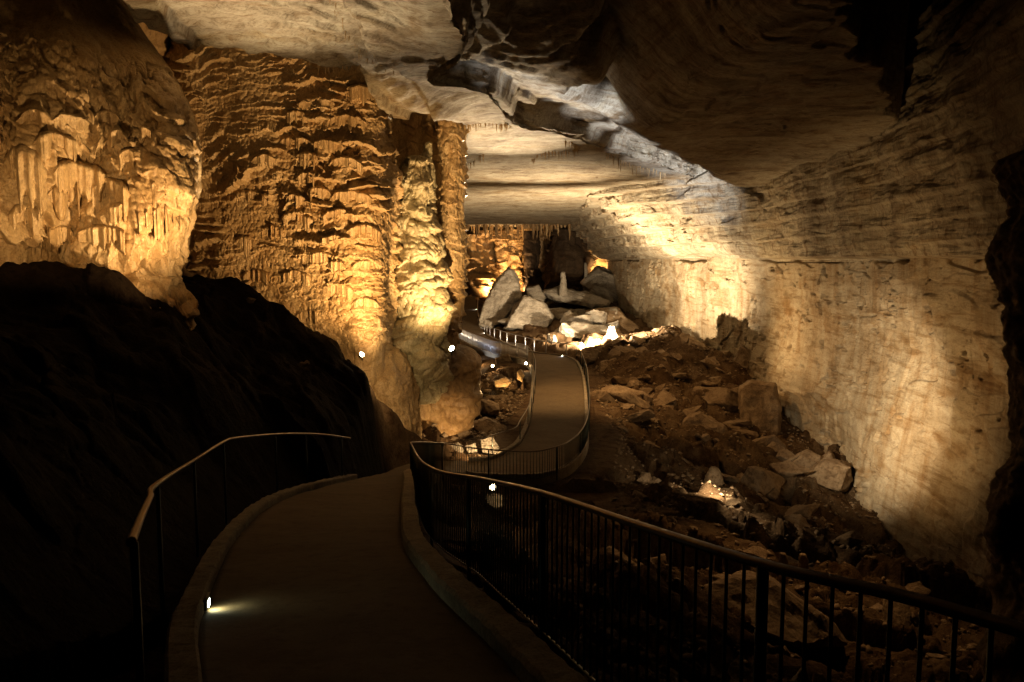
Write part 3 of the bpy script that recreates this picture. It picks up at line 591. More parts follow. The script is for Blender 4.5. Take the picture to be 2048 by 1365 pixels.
for i in range(60):
    px = 930 + 232 * (i + RND.random()) / 60; Yd = RND.uniform(113, 120); x = P(px, 460, Yd)[0]; z = cz(x, Yd)
    spike('stalactite', (x, Yd, z + .5), (x, Yd, z - RND.uniform(.5, 2.4)), RND.uniform(.12, .3), M_FLOWD, 'short orange stalactite in the fringe above the far columns', 'stalactite', 'stalactite fringe at the far end')
# drip lines on the lit ceiling
def drip_line(pts, n, grp, lab, l0, l1, r0, Zc=None):
    pts = [Pz(x, y, ZL) for x, y in pts]; c = crom([p[:2] for p in pts], n)
    for x, y in c:
        x += RND.uniform(-.06, .06); y += RND.uniform(-.1, .1); z = cz(x, y)
        spike('stalactite', (x, y, z + .15), (x, y, z - RND.uniform(l0, l1)), RND.uniform(r0 * .6, r0), M_FLOW, lab, 'stalactite', grp, 6)
drip_line([(1065, 318), (1090, 305), (1130, 302), (1158, 297), (1152, 288), (1130, 280)], 34, 'drip line on the pale ceiling', 'tiny stalactite in the curved drip line on the pale ceiling', .12, .5, .05)
drip_line([(930, 248), (960, 247), (1000, 250), (1020, 250)], 26, 'drip line beside the column top', 'tiny stalactite in the row beside the column top', .1, .4, .045)
drip_line([(925, 325), (945, 322), (965, 308)], 14, 'drip line near the column', 'tiny stalactite in the short drip line near the column', .15, .5, .05)
drip_line([(1215, 306), (1250, 322), (1290, 335), (1330, 345)], 20, 'drip line along the bright ledge', 'dark little stalactite below the bright white ledge', .15, .7, .06)
drip_line([(565, 122), (620, 127), (680, 132), (722, 137)], 26, 'fringe above the rippled wall', 'small stalactite hanging from the ceiling edge over the rippled wall', .06, .3, .04)
drip_line([(660, 30), (680, 70), (705, 100), (730, 120), (790, 150)], 26, 'drip line above the rippled wall', 'thin stalactite in the drip line on the warm ceiling', .05, .18, .03)
# ------------------------------------------------------------------ rocks
def rock_from_hull(pts, sub=3, amp=.05, seed=1, sc=1.0, strat=0):
    strat = strat * .35; bm = bmesh.new()
    for p in pts: bm.verts.new(p)
    r = bmesh.ops.convex_hull(bm, input=bm.verts[:])
    bmesh.ops.delete(bm, geom=[v for v in bm.verts if not v.link_faces], context='VERTS')
    bmesh.ops.bevel(bm, geom=bm.edges[:], offset=amp * .5, segments=1, affect='EDGES', clamp_overlap=True)
    bmesh.ops.triangulate(bm, faces=bm.faces[:])
    for _ in range(sub):
        bmesh.ops.subdivide_edges(bm, edges=[e for e in bm.edges if e.calc_length() > amp * 1.6], cuts=1, use_grid_fill=True)
        bmesh.ops.triangulate(bm, faces=bm.faces[:])
    bm.normal_update()
    co = np.array([v.co for v in bm.verts]); no = np.array([v.normal for v in bm.verts])
    q = co / sc
    d = fbm(q[:, 0] * 1.3, q[:, 1] * 1.3, q[:, 2] * 1.3, seed, 4) * amp + np.abs(noise(q[:, 0] * 3, q[:, 1] * 3, q[:, 2] * 3, seed + 9)) * -amp * .7
    if strat: d = d + strat * (np.abs(((q[:, 2] * 2.3 + q[:, 0] * .3 + 1.1 * noise(q[:, 0] * .8, q[:, 1] * .8, q[:, 2] * .8, seed)) % 1) - .5) * 2 - .5) * amp
    co = co + no * d[:, None]
    for v, c in zip(bm.verts, co): v.co = c
    me = bpy.data.meshes.new('rock'); bm.to_mesh(me); bm.free()
    return me
def traced_rock(poly, Yd, thick, m, lab, name='boulder', cat='boulder', seed=1, lean=0.0, group=None, sub=4, strat=.0, amp=None):
    """an outline seen in the place, given its own distance, leaning face, back and thickness"""
    ys = [p[1] for p in poly]; y0, y1 = min(ys), max(ys)
    cxp = sum(p[0] for p in poly) / len(poly); cyp = sum(ys) / len(ys)
    pts = []; rr = random.Random(seed)
    for (px, py) in poly:
        f = (y1 - py) / max(1, y1 - y0)
        d0 = Yd + lean * f
        pts.append(P(px, py, d0 + thick * .35))
        pts.append(P(cxp + (px - cxp) * .93, cyp + (py - cyp) * .92, d0 + rr.uniform(-.05, .12) * thick))
        q = P(cxp + (px - cxp) * rr.uniform(.7, .95), cyp + (py - cyp) * rr.uniform(.8, .95), d0 + thick * rr.uniform(.8, 1.1))
        pts.append((q[0], q[1], q[2] ))
    c = np.mean(pts, 0); size = np.ptp(np.array(pts), 0).max()
    loc = [(p[0] - c[0], p[1] - c[1], p[2] - c[2]) for p in pts]
    me = rock_from_hull(loc, sub, amp or size * .028, seed, size * .25, strat)
    o = link(name, me, m, smooth=False); o.location = c
    return tag(o, lab, cat, group)
G = M_GREY; B_ = M_ROCK
TR = [
 ([(1018, 530), (1038, 556), (1046, 596), (1010, 640), (985, 662), (957, 658), (954, 640), (985, 570)], 83, 5, G, 'tall pointed grey slab leaning beside the far walkway', 2.5, 1),
 ([(1046, 590), (1088, 604), (1112, 636), (1100, 656), (1062, 664), (1004, 660), (1028, 612)], 79, 6, G, 'split grey boulder at the foot of the pointed slab', 2, 1),
 ([(1082, 584), (1118, 572), (1162, 582), (1224, 602), (1220, 614), (1170, 617), (1112, 606)], 91, 7, G, 'flat grey slab lying level above the bright striped ledge', 3, 1),
 ([(1050, 576), (1078, 570), (1092, 596), (1078, 612), (1056, 600)], 93, 4, G, 'small grey block between the pointed slab and the flat slab', 1, 0),
 ([(1076, 708), (1098, 664), (1140, 642), (1205, 650), (1248, 668), (1236, 690), (1170, 712), (1090, 722)], 68, 7, G, 'large striped pale ledge, brilliantly lit, behind the walkway bend', 5, 2.2),
 ([(1086, 720), (1098, 696), (1180, 684), (1240, 680), (1290, 686), (1292, 702), (1200, 716)], 65.2, 2.2, M_WHITE, 'dazzling white rock shelf along the foot of the striped ledge', .8, 0),
 ([(970, 992), (988, 984), (1006, 990), (1010, 1012), (990, 1020), (974, 1008)], 19.2, .5, G, 'pale rock lit from above by the lamp behind the near railing', .1, 0),
 ([(1168, 622), (1236, 616), (1292, 668), (1268, 684), (1214, 656)], 79, 5, B_, 'dark sloping slab behind the brilliantly lit ledge', 3, 1),
 ([(1158, 566), (1196, 532), (1232, 548), (1262, 592), (1250, 612), (1184, 592)], 104, 8, G, 'tan jumbled boulder against the far right wall', 3, 1),
 ([(1112, 618), (1172, 628), (1180, 640), (1130, 646), (1090, 640)], 88, 5, B_, 'low dark slab in the shade under the flat grey slab', 2, 1),
 ([(1150, 712), (1176, 694), (1198, 700), (1196, 724), (1160, 730)], 58, 2.2, B_, 'brown block at the outside of the walkway bend', .6, 0),
 ([(1178, 702), (1226, 682), (1258, 694), (1250, 720), (1196, 734)], 58, 3, B_, 'wide brown boulder in front of the bright ledge', 1, 0),
 ([(1200, 724), (1232, 716), (1246, 738), (1216, 756), (1198, 746)], 54, 2, B_, 'squarish brown boulder below the wide brown boulder', .5, 0),
 ([(1340, 688), (1378, 672), (1412, 690), (1430, 716), (1400, 730), (1350, 716)], 60, 3, B_, 'tilted brown slab on the crest of the rubble mound', 1.5, 0),
 ([(1356, 664), (1374, 662), (1370, 676), (1352, 678)], 61, 1, G, 'small pale wedge on the crest of the rubble mound', .3, 0),
 ([(1256, 668), (1302, 662), (1352, 670), (1340, 690), (1270, 690)], 66, 3, B_, 'low brown slab behind the white calcite lump', 1, 0),
 ([(1330, 722), (1372, 708), (1386, 728), (1372, 748), (1342, 744)], 55, 2, B_, 'brown angular block below the crest slab', .6, 0),
 ([(1400, 734), (1448, 730), (1462, 748), (1440, 768), (1404, 756)], 54, 2.5, B_, 'brown flat block near the right wall of the mound', .5, 0),
 ([(1478, 772), (1500, 758), (1552, 768), (1562, 812), (1560, 872), (1520, 900), (1488, 880), (1474, 820)], 44, 3.5, B_, 'big upright brown block leaning on the right wall', 1.5, 0),
 ([(1482, 690), (1500, 700), (1520, 740), (1510, 768), (1470, 764), (1460, 730)], 55, 3, B_, 'pointed brown boulder above the big upright block', 1, 0),
 ([(1500, 880), (1548, 868), (1580, 900), (1610, 950), (1570, 980), (1520, 950)], 40, 3, B_, 'dark rounded boulder below the big upright block', 1, 0),
 ([(1536, 950), (1580, 936), (1628, 990), (1620, 1040), (1580, 1056), (1548, 1010)], 36, 3, B_, 'dark long boulder sloping into the pit', 1, 0),
 ([(1620, 930), (1660, 900), (1700, 960), (1716, 1030), (1680, 1050), (1640, 1000)], 37, 3, B_, 'dark boulder wedged against the wall above the pit', 1, 0),
 ([(1360, 842), (1400, 820), (1450, 850), (1470, 900), (1420, 920), (1370, 890)], 40, 2.2, B_, 'broad low brown slab in the middle of the slope', 1.8, 0),
 ([(1400, 1182), (1476, 1136), (1540, 1156), (1640, 1226), (1700, 1290), (1600, 1300), (1500, 1260)], 14.5, 2.2, B_, 'large dark angular slab behind the near railing', 1.6, 0),
 ([(1540, 1200), (1612, 1192), (1720, 1204), (1726, 1250), (1660, 1290), (1580, 1250)], 17, 2.4, M_MUD, 'sandy brown boulder lit behind the thick railing post', 1.6, 0),
 ([(1190, 1120), (1240, 1104), (1290, 1140), (1260, 1180), (1200, 1170)], 17, 1.6, B_, 'dark block below the middle of the near railing', .6, 0),
 ([(1290, 1120), (1330, 1108), (1340, 1150), (1306, 1160)], 17.5, 1.2, B_, 'narrow upright block below the near railing', .4, 0),
 ([(1580, 1365), (1608, 1330), (1622, 1365), (1610, 1390), (1585, 1390)], 12, .8, G, 'pale tip of rock at the bottom edge behind the railing', .2, 0),
 ([(838, 830), (852, 828), (866, 864), (846, 872), (830, 846)], 33, .8, B_, 'tall thin rock with one brightly lit face beside the clay bank', .3, 0),
 ([(820, 824), (838, 838), (858, 876), (840, 884), (826, 856)], 32, .8, B_, 'leaning rock against the bright foot of the bank', .3, 0),
 ([(858, 878), (872, 866), (884, 876), (880, 892), (860, 892)], 31.5, .7, B_, 'small rounded rock near the corner of the railing', .2, 0),
 ([(960, 880), (984, 872), (1000, 896), (992, 912), (964, 906)], 31.2, .6, G, 'white-lit block beside the walkway kerb', .2, 0),
 ([(930, 892), (950, 886), (956, 904), (936, 908)], 31, .5, G, 'smaller lit block left of the white-lit block', .2, 0),
 ([(896, 892), (916, 884), (930, 900), (920, 914), (900, 910)], 31, .6, G, 'lit rounded rock behind the fence bars', .2, 0),
 ([(860, 838), (892, 816), (920, 826), (926, 850), (890, 862)], 36, 1.2, B_, 'dark brown boulder in the middle of the rock heap', .5, 0),
 ([(900, 822), (930, 804), (966, 812), (958, 836), (920, 838)], 39, 1.2, B_, 'dark flat-topped boulder near the pool edge', .5, 0),
 ([(930, 850), (970, 834), (1012, 852), (1020, 870), (968, 872)], 36, 1.6, B_, 'wide brown boulder between the pool and the walkway', .6, 0),
 ([(880, 862), (920, 848), (946, 866), (930, 882), (890, 880)], 33.5, 1.2, B_, 'brown boulder above the lit rounded rock', .5, 0),
 ([(824, 812), (850, 800), (876, 812), (870, 832), (836, 834)], 37, 1.2, B_, 'dark boulder under the smooth mound', .5, 0),
 ([(928, 736), (944, 728), (956, 738), (948, 750), (930, 748)], 58, 1.2, B_, 'orange block at the left end of the rocks behind the pool', .3, 0),
 ([(988, 762), (1010, 754), (1024, 764), (1016, 776), (990, 774)], 54, 1.4, M_FLOW, 'orange lit block at the back of the pool', .4, 0),
 ([(1034, 744), (1042, 738), (1050, 752), (1044, 764), (1034, 758)], 53, 1, M_FLOW, 'small upright orange rock near the far walkway post', .3, 0),
 ([(990, 716), (1016, 708), (1026, 724), (1010, 734), (992, 730)], 60, 1.4, B_, 'brown rock under the far fence', .3, 0),
 ([(1160, 790), (1200, 780), (1220, 800), (1200, 822), (1170, 816)], 45, 1.6, B_, 'flat brown rock just outside the walkway bend rail', .4, 0),
 ([(1236, 800), (1262, 790), (1280, 808), (1262, 826), (1240, 818)], 43, 1.2, B_, 'small dark rock by the trail of pebbles', .4, 0),
]
for i, (poly, Yd, th_, m_, lab, lean, strat) in enumerate(TR):
    traced_rock(poly, Yd, th_, m_, lab, seed=30 + i, lean=lean, strat=strat, name='boulder')
# scattered rocks: eight shapes, copied
def rock_proto(seed, flat):
    rr = random.Random(seed); pts = []
    for k in range(16):
        v = Vector((rr.gauss(0, 1), rr.gauss(0, 1), rr.gauss(0, 1))).normalized()
        mx = max(abs(v.x), abs(v.y), abs(v.z)); v = v / mx ** .75 * rr.uniform(.82, 1)
        pts.append((v.x * .5, v.y * .42, v.z * .5 * flat))
    return rock_from_hull(pts, 3, .03, seed, .3, .3)
protos = [rock_proto(s, fl) for s, fl in [(1, .7), (2, .35), (3, .6), (4, .28), (5, .5), (6, .8), (7, .4), (8, .3)]]
for p_ in protos: p_.materials.append(M_ROCK)
gprotos = [rock_proto(s_, fl) for s_, fl in [(21, .28), (22, .4), (23, .22), (24, .5)]]
for p_ in gprotos: p_.materials.append(M_GREY)
SC_N = 0
def scatter(region, n, s0, s1, lab, grp, seed, sink=.25, mat_=None, ymin=0, avoid=.35):
    global SC_N
    rr = random.Random(seed); c = 0; tries = 0
    xs = [p[0] for p in region]; ys = [p[1] for p in region]
    while c < n and tries < n * 40:
        tries += 1
        x = rr.uniform(min(xs), max(xs)); y = rr.uniform(min(ys), max(ys))
        if sdf(region, np.array([x]), np.array([y]))[0] < 0: continue
        if path_info(np.array([x]), np.array([y]))[0][0] < avoid + s0: continue
        s = s0 + (s1 - s0) * rr.random() ** 2.2
        if path_info(np.array([x]), np.array([y]))[0][0] < avoid + s * .6: continue
        z = fz(x, y)
        o = bpy.data.objects.new('rock', (gprotos[rr.randrange(4)] if mat_ else protos[rr.randrange(8)])); COL.objects.link(o)
        o.location = (x, y, z + s * (.22 - sink * .4)); o.rotation_euler = (rr.uniform(-.5, .5), rr.uniform(-.5, .5), rr.uniform(0, 6.28)); o.scale = (s * rr.uniform(.8, 1.3), s * rr.uniform(.8, 1.2), s * rr.uniform(.8, 1.2))
        tag(o, lab, 'rock', grp); c += 1; SC_N += 1
scatter([(-6, 32), (-1.2, 31.5), (.2, 36), (.6, 44), (-.5, 48), (-4, 48), (-6.5, 42)], 45, .5, 1.7, 'brown angular rock in the heap between the pool and the walkway', 'rocks heaped between pool and walkway', 1)
scatter([(-4, 57), (-.8, 58), (.8, 55), (.8, 47), (-.2, 46), (-.8, 49), (-1.0, 56), (-3, 56)], 36, .35, 1.3, 'orange brown rock lying around the back of the pool', 'rocks around the back of the pool', 2)
scatter([(4.8, 36), (9, 34), (14, 44), (15, 58), (9, 63), (5.6, 60), (5, 48)], 60, .4, 1.6, 'brown broken rock on the rubble slope right of the walkway bend', 'rocks on the right slope', 3)
scatter([(5.2, 40), (12, 40), (15, 56), (9, 62), (5.8, 59)], 30, 1.4, 3.0, 'large broken brown slab on the crest and flank of the rubble mound', 'large slabs on the right slope', 31, sink=.75)
scatter([(3.5, 27), (7, 25), (12, 33), (12, 42), (5, 37)], 28, .3, 1.1, 'dark brown rock low on the slope beside the lower fence', 'rocks low on the right slope', 4)
scatter([(9, 24), (15, 26), (16, 44), (11, 42)], 22, .8, 2.4, 'dark boulder lying in the pit at the foot of the right wall', 'boulders in the pit', 5)
scatter([(2, 14), (9, 13), (11, 23), (2, 22)], 18, .25, .9, 'dim brown rock on the ground behind the near railing', 'rocks behind the near railing', 6)
scatter([(-1, 85), (10, 78), (14, 100), (8, 118), (-2, 118)], 12, .8, 3, 'pale grey rock in the far boulder field', 'rocks in the far boulder field', 7)
scatter([(1, 74), (7, 70), (12, 80), (12, 112), (2, 112), (-1.5, 88)], 36, 2.0, 6.0, 'tilted angular grey slab in the far heap of fallen rock', 'slabs in the far boulder field', 71, sink=.2, mat_=1)
scatter([(-9, 20), (-5.5, 18), (-5.5, 27), (-9, 26)], 8, .2, .6, 'small dark stone on the clay bank below the flowstone', 'stones on the clay bank', 8)
# loose gravel that nobody could count: one mesh
def gravel(name, region, n, s0, s1, seed, m, lab):
    rs = np.random.RandomState(seed); xs = [p[0] for p in region]; ys = [p[1] for p in region]
    x = rs.uniform(min(xs), max(xs), n * 3); y = rs.uniform(min(ys), max(ys), n * 3)
    k = (sdf(region, x, y) > 0) & (path_info(x, y)[0] > .35); x, y = x[k][:n], y[k][:n]; z = floor_z(x, y); n = len(x)
    base = np.array([(1, 0, 0), (-1, 0, 0), (0, 1, 0), (0, -1, 0), (0, 0, 1), (0, 0, -1)], float)
    tri = np.array([(0, 2, 4), (2, 1, 4), (1, 3, 4), (3, 0, 4), (2, 0, 5), (1, 2, 5), (3, 1, 5), (0, 3, 5)])
    s = s0 + (s1 - s0) * rs.rand(n) ** 3
    V = base[None] * (s[:, None, None] * rs.uniform(.5, 1.2, (n, 6, 1))) * np.array([1, 1, .6]) + rs.uniform(-.3, .3, (n, 6, 3)) * s[:, None, None]
    V = V + np.stack([x, y, z + s * .2], -1)[:, None]
    T = (tri[None] + (np.arange(n) * 6)[:, None, None]).reshape(-1, 3)
    me = bpy.data.meshes.new(name); me.vertices.add(n * 6); me.vertices.foreach_set('co', V.reshape(-1).astype(np.float32))
    me.loops.add(len(T) * 3); me.loops.foreach_set('vertex_index', T.reshape(-1).astype(np.int32)); me.polygons.add(len(T)); me.polygons.foreach_set('loop_start', np.arange(0, len(T) * 3, 3, dtype=np.int32))
    me.update(calc_edges=True)
    tag(link(name, me, m, smooth=False), lab, 'gravel', kind='stuff')
gravel('gravel', [(1, 12), (12, 12), (17, 30), (15, 66), (5, 64), (4.6, 40), (3.6, 28)], 9000, .03, .16, 5, M_ROCK, 'small broken stones strewn over the right-hand rubble slope')
gravel('gravel', [(-7, 31), (-1, 31), (.8, 45), (.8, 58), (-4, 60), (-7, 50)], 5000, .04, .22, 6, M_ROCK, 'small broken stones strewn around the pool')
# white calcite lumps by the hidden floodlight
for i, (px, py, Yd, w, h, lab) in enumerate([(1224, 684, 66, .42, 1.25, 'white glowing calcite stump on the bright ledge'), (1282, 700, 62, .5, .85, 'white knobbly calcite lump on the rubble crest'), (1250, 696, 63.5, .6, .7, 'low white calcite lump between the stump and the knobbly lump')]):
    pillar('calcite_lump', [(px, py - h / Yd * F, Yd, .08, .08), (px, py - h * .8 / Yd * F, Yd, w * .35, w * .3), (px, py - h * .4 / Yd * F, Yd, w * .6, w * .5), (px, py, Yd, w, w * .8), (px, py + .6 / Yd * F, Yd, w, w)], 80, 90, fw(800 + i * 40, .5, 1.2, .12, 4, .05, .2, .4, .2), M_WHITE, lab, 'calcite lump')
for i, (px, y0, y1, Yd, r, lab) in enumerate([(1126, 546, 578, 92, .3, 'stout pale stalagmite standing on the flat grey slab'), (1171, 528, 566, 108, .18, 'thin pale stalagmite near the far right wall'), (1157, 620, 633, 90, .16, 'tiny stalagmite under the flat grey slab'), (1033, 608, 618, 82, .12, 'tiny pale stub on the split boulder'), (1108, 672, 688, 68, .14, 'tiny stub at the foot of the striped ledge'), (1097, 670, 684, 69, .14, 'second tiny stub left on the striped ledge'),
                                            (1606, 1110, 1142, 21, .12, 'taller pale stub stalagmite on the lit ridge behind the railing'), (1566, 1108, 1130, 21.5, .1, 'lower pale stub left of the taller one on the ridge'), (1486, 1144, 1170, 19.5, .09, 'small stub stalagmite nearest the railing on the ridge'), (1428, 936, 952, 31, .22, 'knob on the dark slope above the cool lamp')]):
    pillar('stalagmite', [(px, y0 - 2, Yd, r * .2, r * .2), (px, y0, Yd, r * .7, r * .7), (px + 1, (y0 + y1) / 2, Yd, r, r), (px, y1, Yd, r * 1.25, r * 1.25), (px, y1 + 14, Yd, r * 1.6, r * 1.6)], 24, 40, fw(900 + i * 9, .3, 1, .05, 5, .02, .04, .2, .1), M_GREY if i < 6 else M_ROCK, lab, 'stalagmite')
rows = [[(q, yy, Yq + 2.2) for q, Yq in r] for yy, r in [(694, [(690, 28.6), (722, 28.6), (760, 29), (800, 30.4), (840, 33)]), (715, [(692, 27.6), (730, 27.6), (775, 28.2), (818, 29.8), (846, 32.4)]), (760, [(705, 27.2), (748, 27.1), (792, 27.6), (828, 29.2), (850, 31.8)]),
        (810, [(735, 27.1), (770, 27), (803, 27.4), (830, 28.8), (850, 31.2)]), (865, [(760, 27), (792, 26.9), (815, 27.2), (832, 28.4), (850, 30.6)]), (930, [(770, 26.9), (800, 26.8), (820, 27.1), (834, 28.2), (850, 30)])]]
patch('lower_flowstone', rows, 260, 320, lambda S, Z, t, v: .16 * fbm(S * 1.0, Z * .7, 0, 420, 4) + .06 * knobs(S, Z, 421, .35) + .03 * knobs(S, Z, 422, .12) + .03 * fbm(S * 5, Z * 5, 0, 423, 3), M_FLOW, 'rough flowstone foot glowing beside the edge of the clay bank', 'flowstone formation')
# the smooth mound under the column and its stringy edge
pillar('flowstone_mound', [(846, 684, 36, .3, .3), (848, 694, 35.6, 1.3, 1.2), (850, 715, 35.2, 1.7, 1.6), (852, 750, 34.8, 1.8, 1.9), (856, 790, 34.6, 1.75, 2.2), (856, 850, 34.6, 1.7, 2.4)], 320, 300, fw(1000, .8, .6, .08, 3, .03, .12, .35, .6), M_FLOWD, 'smooth brown mound below the column, lit on its left side', 'flowstone mound')
bm = bmesh.new(); rr = random.Random(3)
for k in range(70):
    px = 905 + rr.random() * 28; Yd = 35.3 + rr.random() * 1.2; y0 = 735 + rr.random() * 25; y1 = 790 + rr.random() * 20
    a = Vector(P(px, y0, Yd)); b_ = Vector(P(px + rr.uniform(-6, 6), y1, Yd - .2))
    r = .02 + rr.random() * .03
    ring = []
    for q, c in enumerate([a, a.lerp(b_, .5) + Vector((rr.uniform(-.06, .06), -.06, 0)), b_]):
        ring.append([bm.verts.new(c + Vector((math.cos(j * 1.2566) * r, math.sin(j * 1.2566) * r, 0))) for j in range(5)])
    for u, w in zip(ring, ring[1:]):
        for j in range(5): bm.faces.new([u[j], u[(j + 1) % 5], w[(j + 1) % 5], w[j]])
me = bpy.data.meshes.new('drapery'); bm.to_mesh(me); bm.free()
tag(link('stringy_drapery', me, M_ROOT), 'pale stringy drapery hanging down the right edge of the smooth mound', 'flowstone drapery')
# near dark column at the right edge of view
def fn_near(a, Z, cx, cy): return .14 * fbm(cx * 2 + 3, cy * 2, Z * 1.4, 1100, 5) + .04 * fbm(cx * 8, cy * 8, Z * 8, 1101, 3)
NY = 8.5
pillar('cave_column', [(2120, 300, NY, .3, .3), (2085, 322, NY, .38, .4), (2082, 350, NY, .37, .4), (2092, 390, NY, .34, .4), (2112, 430, NY, .4, .4), (2112, 470, NY, .5, .5), (2106, 510, NY, .53, .5), (2114, 560, NY, .5, .5), (2120, 620, NY, .44, .5), (2124, 760, NY, .47, .5), (2124, 900, NY, .55, .5), (2112, 960, NY, .6, .5), (2112, 1100, NY, .6, .6), (2114, 1180, NY, .62, .6), (2120, 1500, NY, .8, .7)],
       160, 500, fn_near, M_ROCK, 'black silhouetted rock column close by at the right edge', 'rock column')
# ------------------------------------------------------------------ pool
me = bpy.data.meshes.new('pool'); n = 60
V = np.stack(np.meshgrid(np.linspace(-4.2, 1.0, n), np.linspace(47.5, 58, n)), -1); V = np.concatenate([V, np.full((n, n, 1), -9.0)], -1)
tag(link('pool', grid_mesh('pool', V), M_WATER), 'small still pool between the rocks', 'pool', kind='structure')
# ------------------------------------------------------------------ path and kerbs
def strip(name, sections, m, smooth=False):
    """sections: list of closed cross-section point lists"""
    n = len(sections[0]); bm = bmesh.new(); R = [[bm.verts.new(p) for p in s] for s in sections]
    for a, b_ in zip(R, R[1:]):
        for j in range(n): bm.faces.new([a[j], a[(j + 1) % n], b_[(j + 1) % n], b_[j]])
    bm.faces.new(R[0][::-1]); bm.faces.new(R[-1]); bmesh.ops.recalc_face_normals(bm, faces=bm.faces[:])
    me = bpy.data.meshes.new(name); bm.to_mesh(me); bm.free(); return me
nu = 26; t = np.linspace(0, 1, nu)
Lx, Ly, Rx, Ry, Zp = PE.T
top = np.stack([Lx[:, None] + (Rx - Lx)[:, None] * t, Ly[:, None] + (Ry - Ly)[:, None] * t, Zp[:, None] + 0 * t], -1)
top[..., 2] += .012 * fbm(top[..., 0] * 1.5, top[..., 1] * 1.5, 0, 1200, 4)
skl = top[:, :1].copy(); skl[..., 2] -= .7; skr = top[:, -1:].copy(); skr[..., 2] -= .7
tag(link('path', grid_mesh('path', np.concatenate([skl, top, skr], 1)), M_PATH, smooth=False), 'worn concrete walkway winding down through the cave', 'walkway', kind='structure')
def edge_off(side, o):
    """points offset outwards from an edge"""
    e = np.stack([Lx, Ly], 1) if side == 'L' else np.stack([Rx, Ry], 1); c = PC[:, :2]
    t_ = np.gradient(PC[:, :2], axis=0); t_ /= np.linalg.norm(t_, axis=1, keepdims=True)
    n_ = np.stack([-t_[:, 1], t_[:, 0]], 1) * (1 if side == 'L' else -1)
    return e + n_ * o
def kerb(side, i0, i1, h=.15, w=.26, lab=''):
    a, b_ = edge_off(side, -.02), edge_off(side, w); secs = []
    rr = random.Random(i0)
    for i in range(i0, i1):
        z = Zp[i]; j = .008 * math.sin(i * 1.7) + .006 * math.sin(i * .6)
        secs.append([(a[i, 0], a[i, 1], z - .35), (a[i, 0], a[i, 1], z + h * .75 + j), (a[i, 0] * .9 + b_[i, 0] * .1, a[i, 1] * .9 + b_[i, 1] * .1, z + h + j), (a[i, 0] * .12 + b_[i, 0] * .88, a[i, 1] * .12 + b_[i, 1] * .88, z + h - j), (b_[i, 0], b_[i, 1], z + h * .7 + j), (b_[i, 0], b_[i, 1], z - .75)])
    tag(link('kerb', strip('kerb', secs, None), M_KERB, smooth=False), lab, 'kerb', kind='structure')
def idx(Yq, lo=0, hi=620):
    return lo + int(np.argmin(np.abs(PC[lo:hi, 1] - Yq)))
i20 = idx(19.6, 0, 240); 
kerb('L', 4, i20, h=.12, w=.17, lab='left concrete kerb of the near ramp'); kerb('R', 4, idx(22, 0, 240), h=.14, w=.22, lab='right concrete kerb of the near ramp')
i28 = int(np.argmin(np.hypot(PC[:, 0] + 1.2, PC[:, 1] - 28.3))); iend = idx(79, 400)
kerb('L', i28, iend, h=.12, w=.18, lab='inner kerb of the lower walkway'); kerb('R', i28 - 20, iend, h=.1, w=.15, lab='outer kerb of the lower walkway')
# ------------------------------------------------------------------ railings
def sweep(name, pts, r, m, parent, seg=8):
    pts = [Vector(p) for p in pts]; bm = bmesh.new(); R = []
    for i, p in enumerate(pts):
        t_ = (pts[min(i + 1, len(pts) - 1)] - pts[max(i - 1, 0)]).normalized(); s_ = t_.cross(Vector((0, 0, 1))).normalized(); u = s_.cross(t_)
        R.append([bm.verts.new(p + (s_ * math.cos(2 * PI * j / seg) + u * math.sin(2 * PI * j / seg)) * r) for j in range(seg)])
    for a, b_ in zip(R, R[1:]):
        for j in range(seg): bm.faces.new([a[j], a[(j + 1) % seg], b_[(j + 1) % seg], b_[j]])
    bm.faces.new(R[0][::-1]); bm.faces.new(R[-1]); bmesh.ops.recalc_face_normals(bm, faces=bm.faces[:])
    me = bpy.data.meshes.new(name); bm.to_mesh(me); bm.free(); return link(name, me, m, parent)
def vbar_mesh(name, r, h, seg, m):
    bm = bmesh.new(); bmesh.ops.create_cone(bm, cap_ends=True, segments=seg, radius1=r, radius2=r, depth=h); bmesh.ops.translate(bm, vec=(0, 0, h / 2), verts=bm.verts[:])
    me = bpy.data.meshes.new(name); bm.to_mesh(me); bm.free(); me.materials.append(m); me.polygons.foreach_set('use_smooth', [True] * len(me.polygons)); return me
def resample(pts, step):
    p = np.array(pts, float); d = np.r_[0, np.cumsum(np.linalg.norm(np.diff(p[:, :2], axis=0), axis=1))]
    n = max(2, int(round(d[-1] / step)) + 1); q = np.linspace(0, d[-1], n)
    return np.stack([np.interp(q, d, p[:, k]) for k in range(3)], 1)
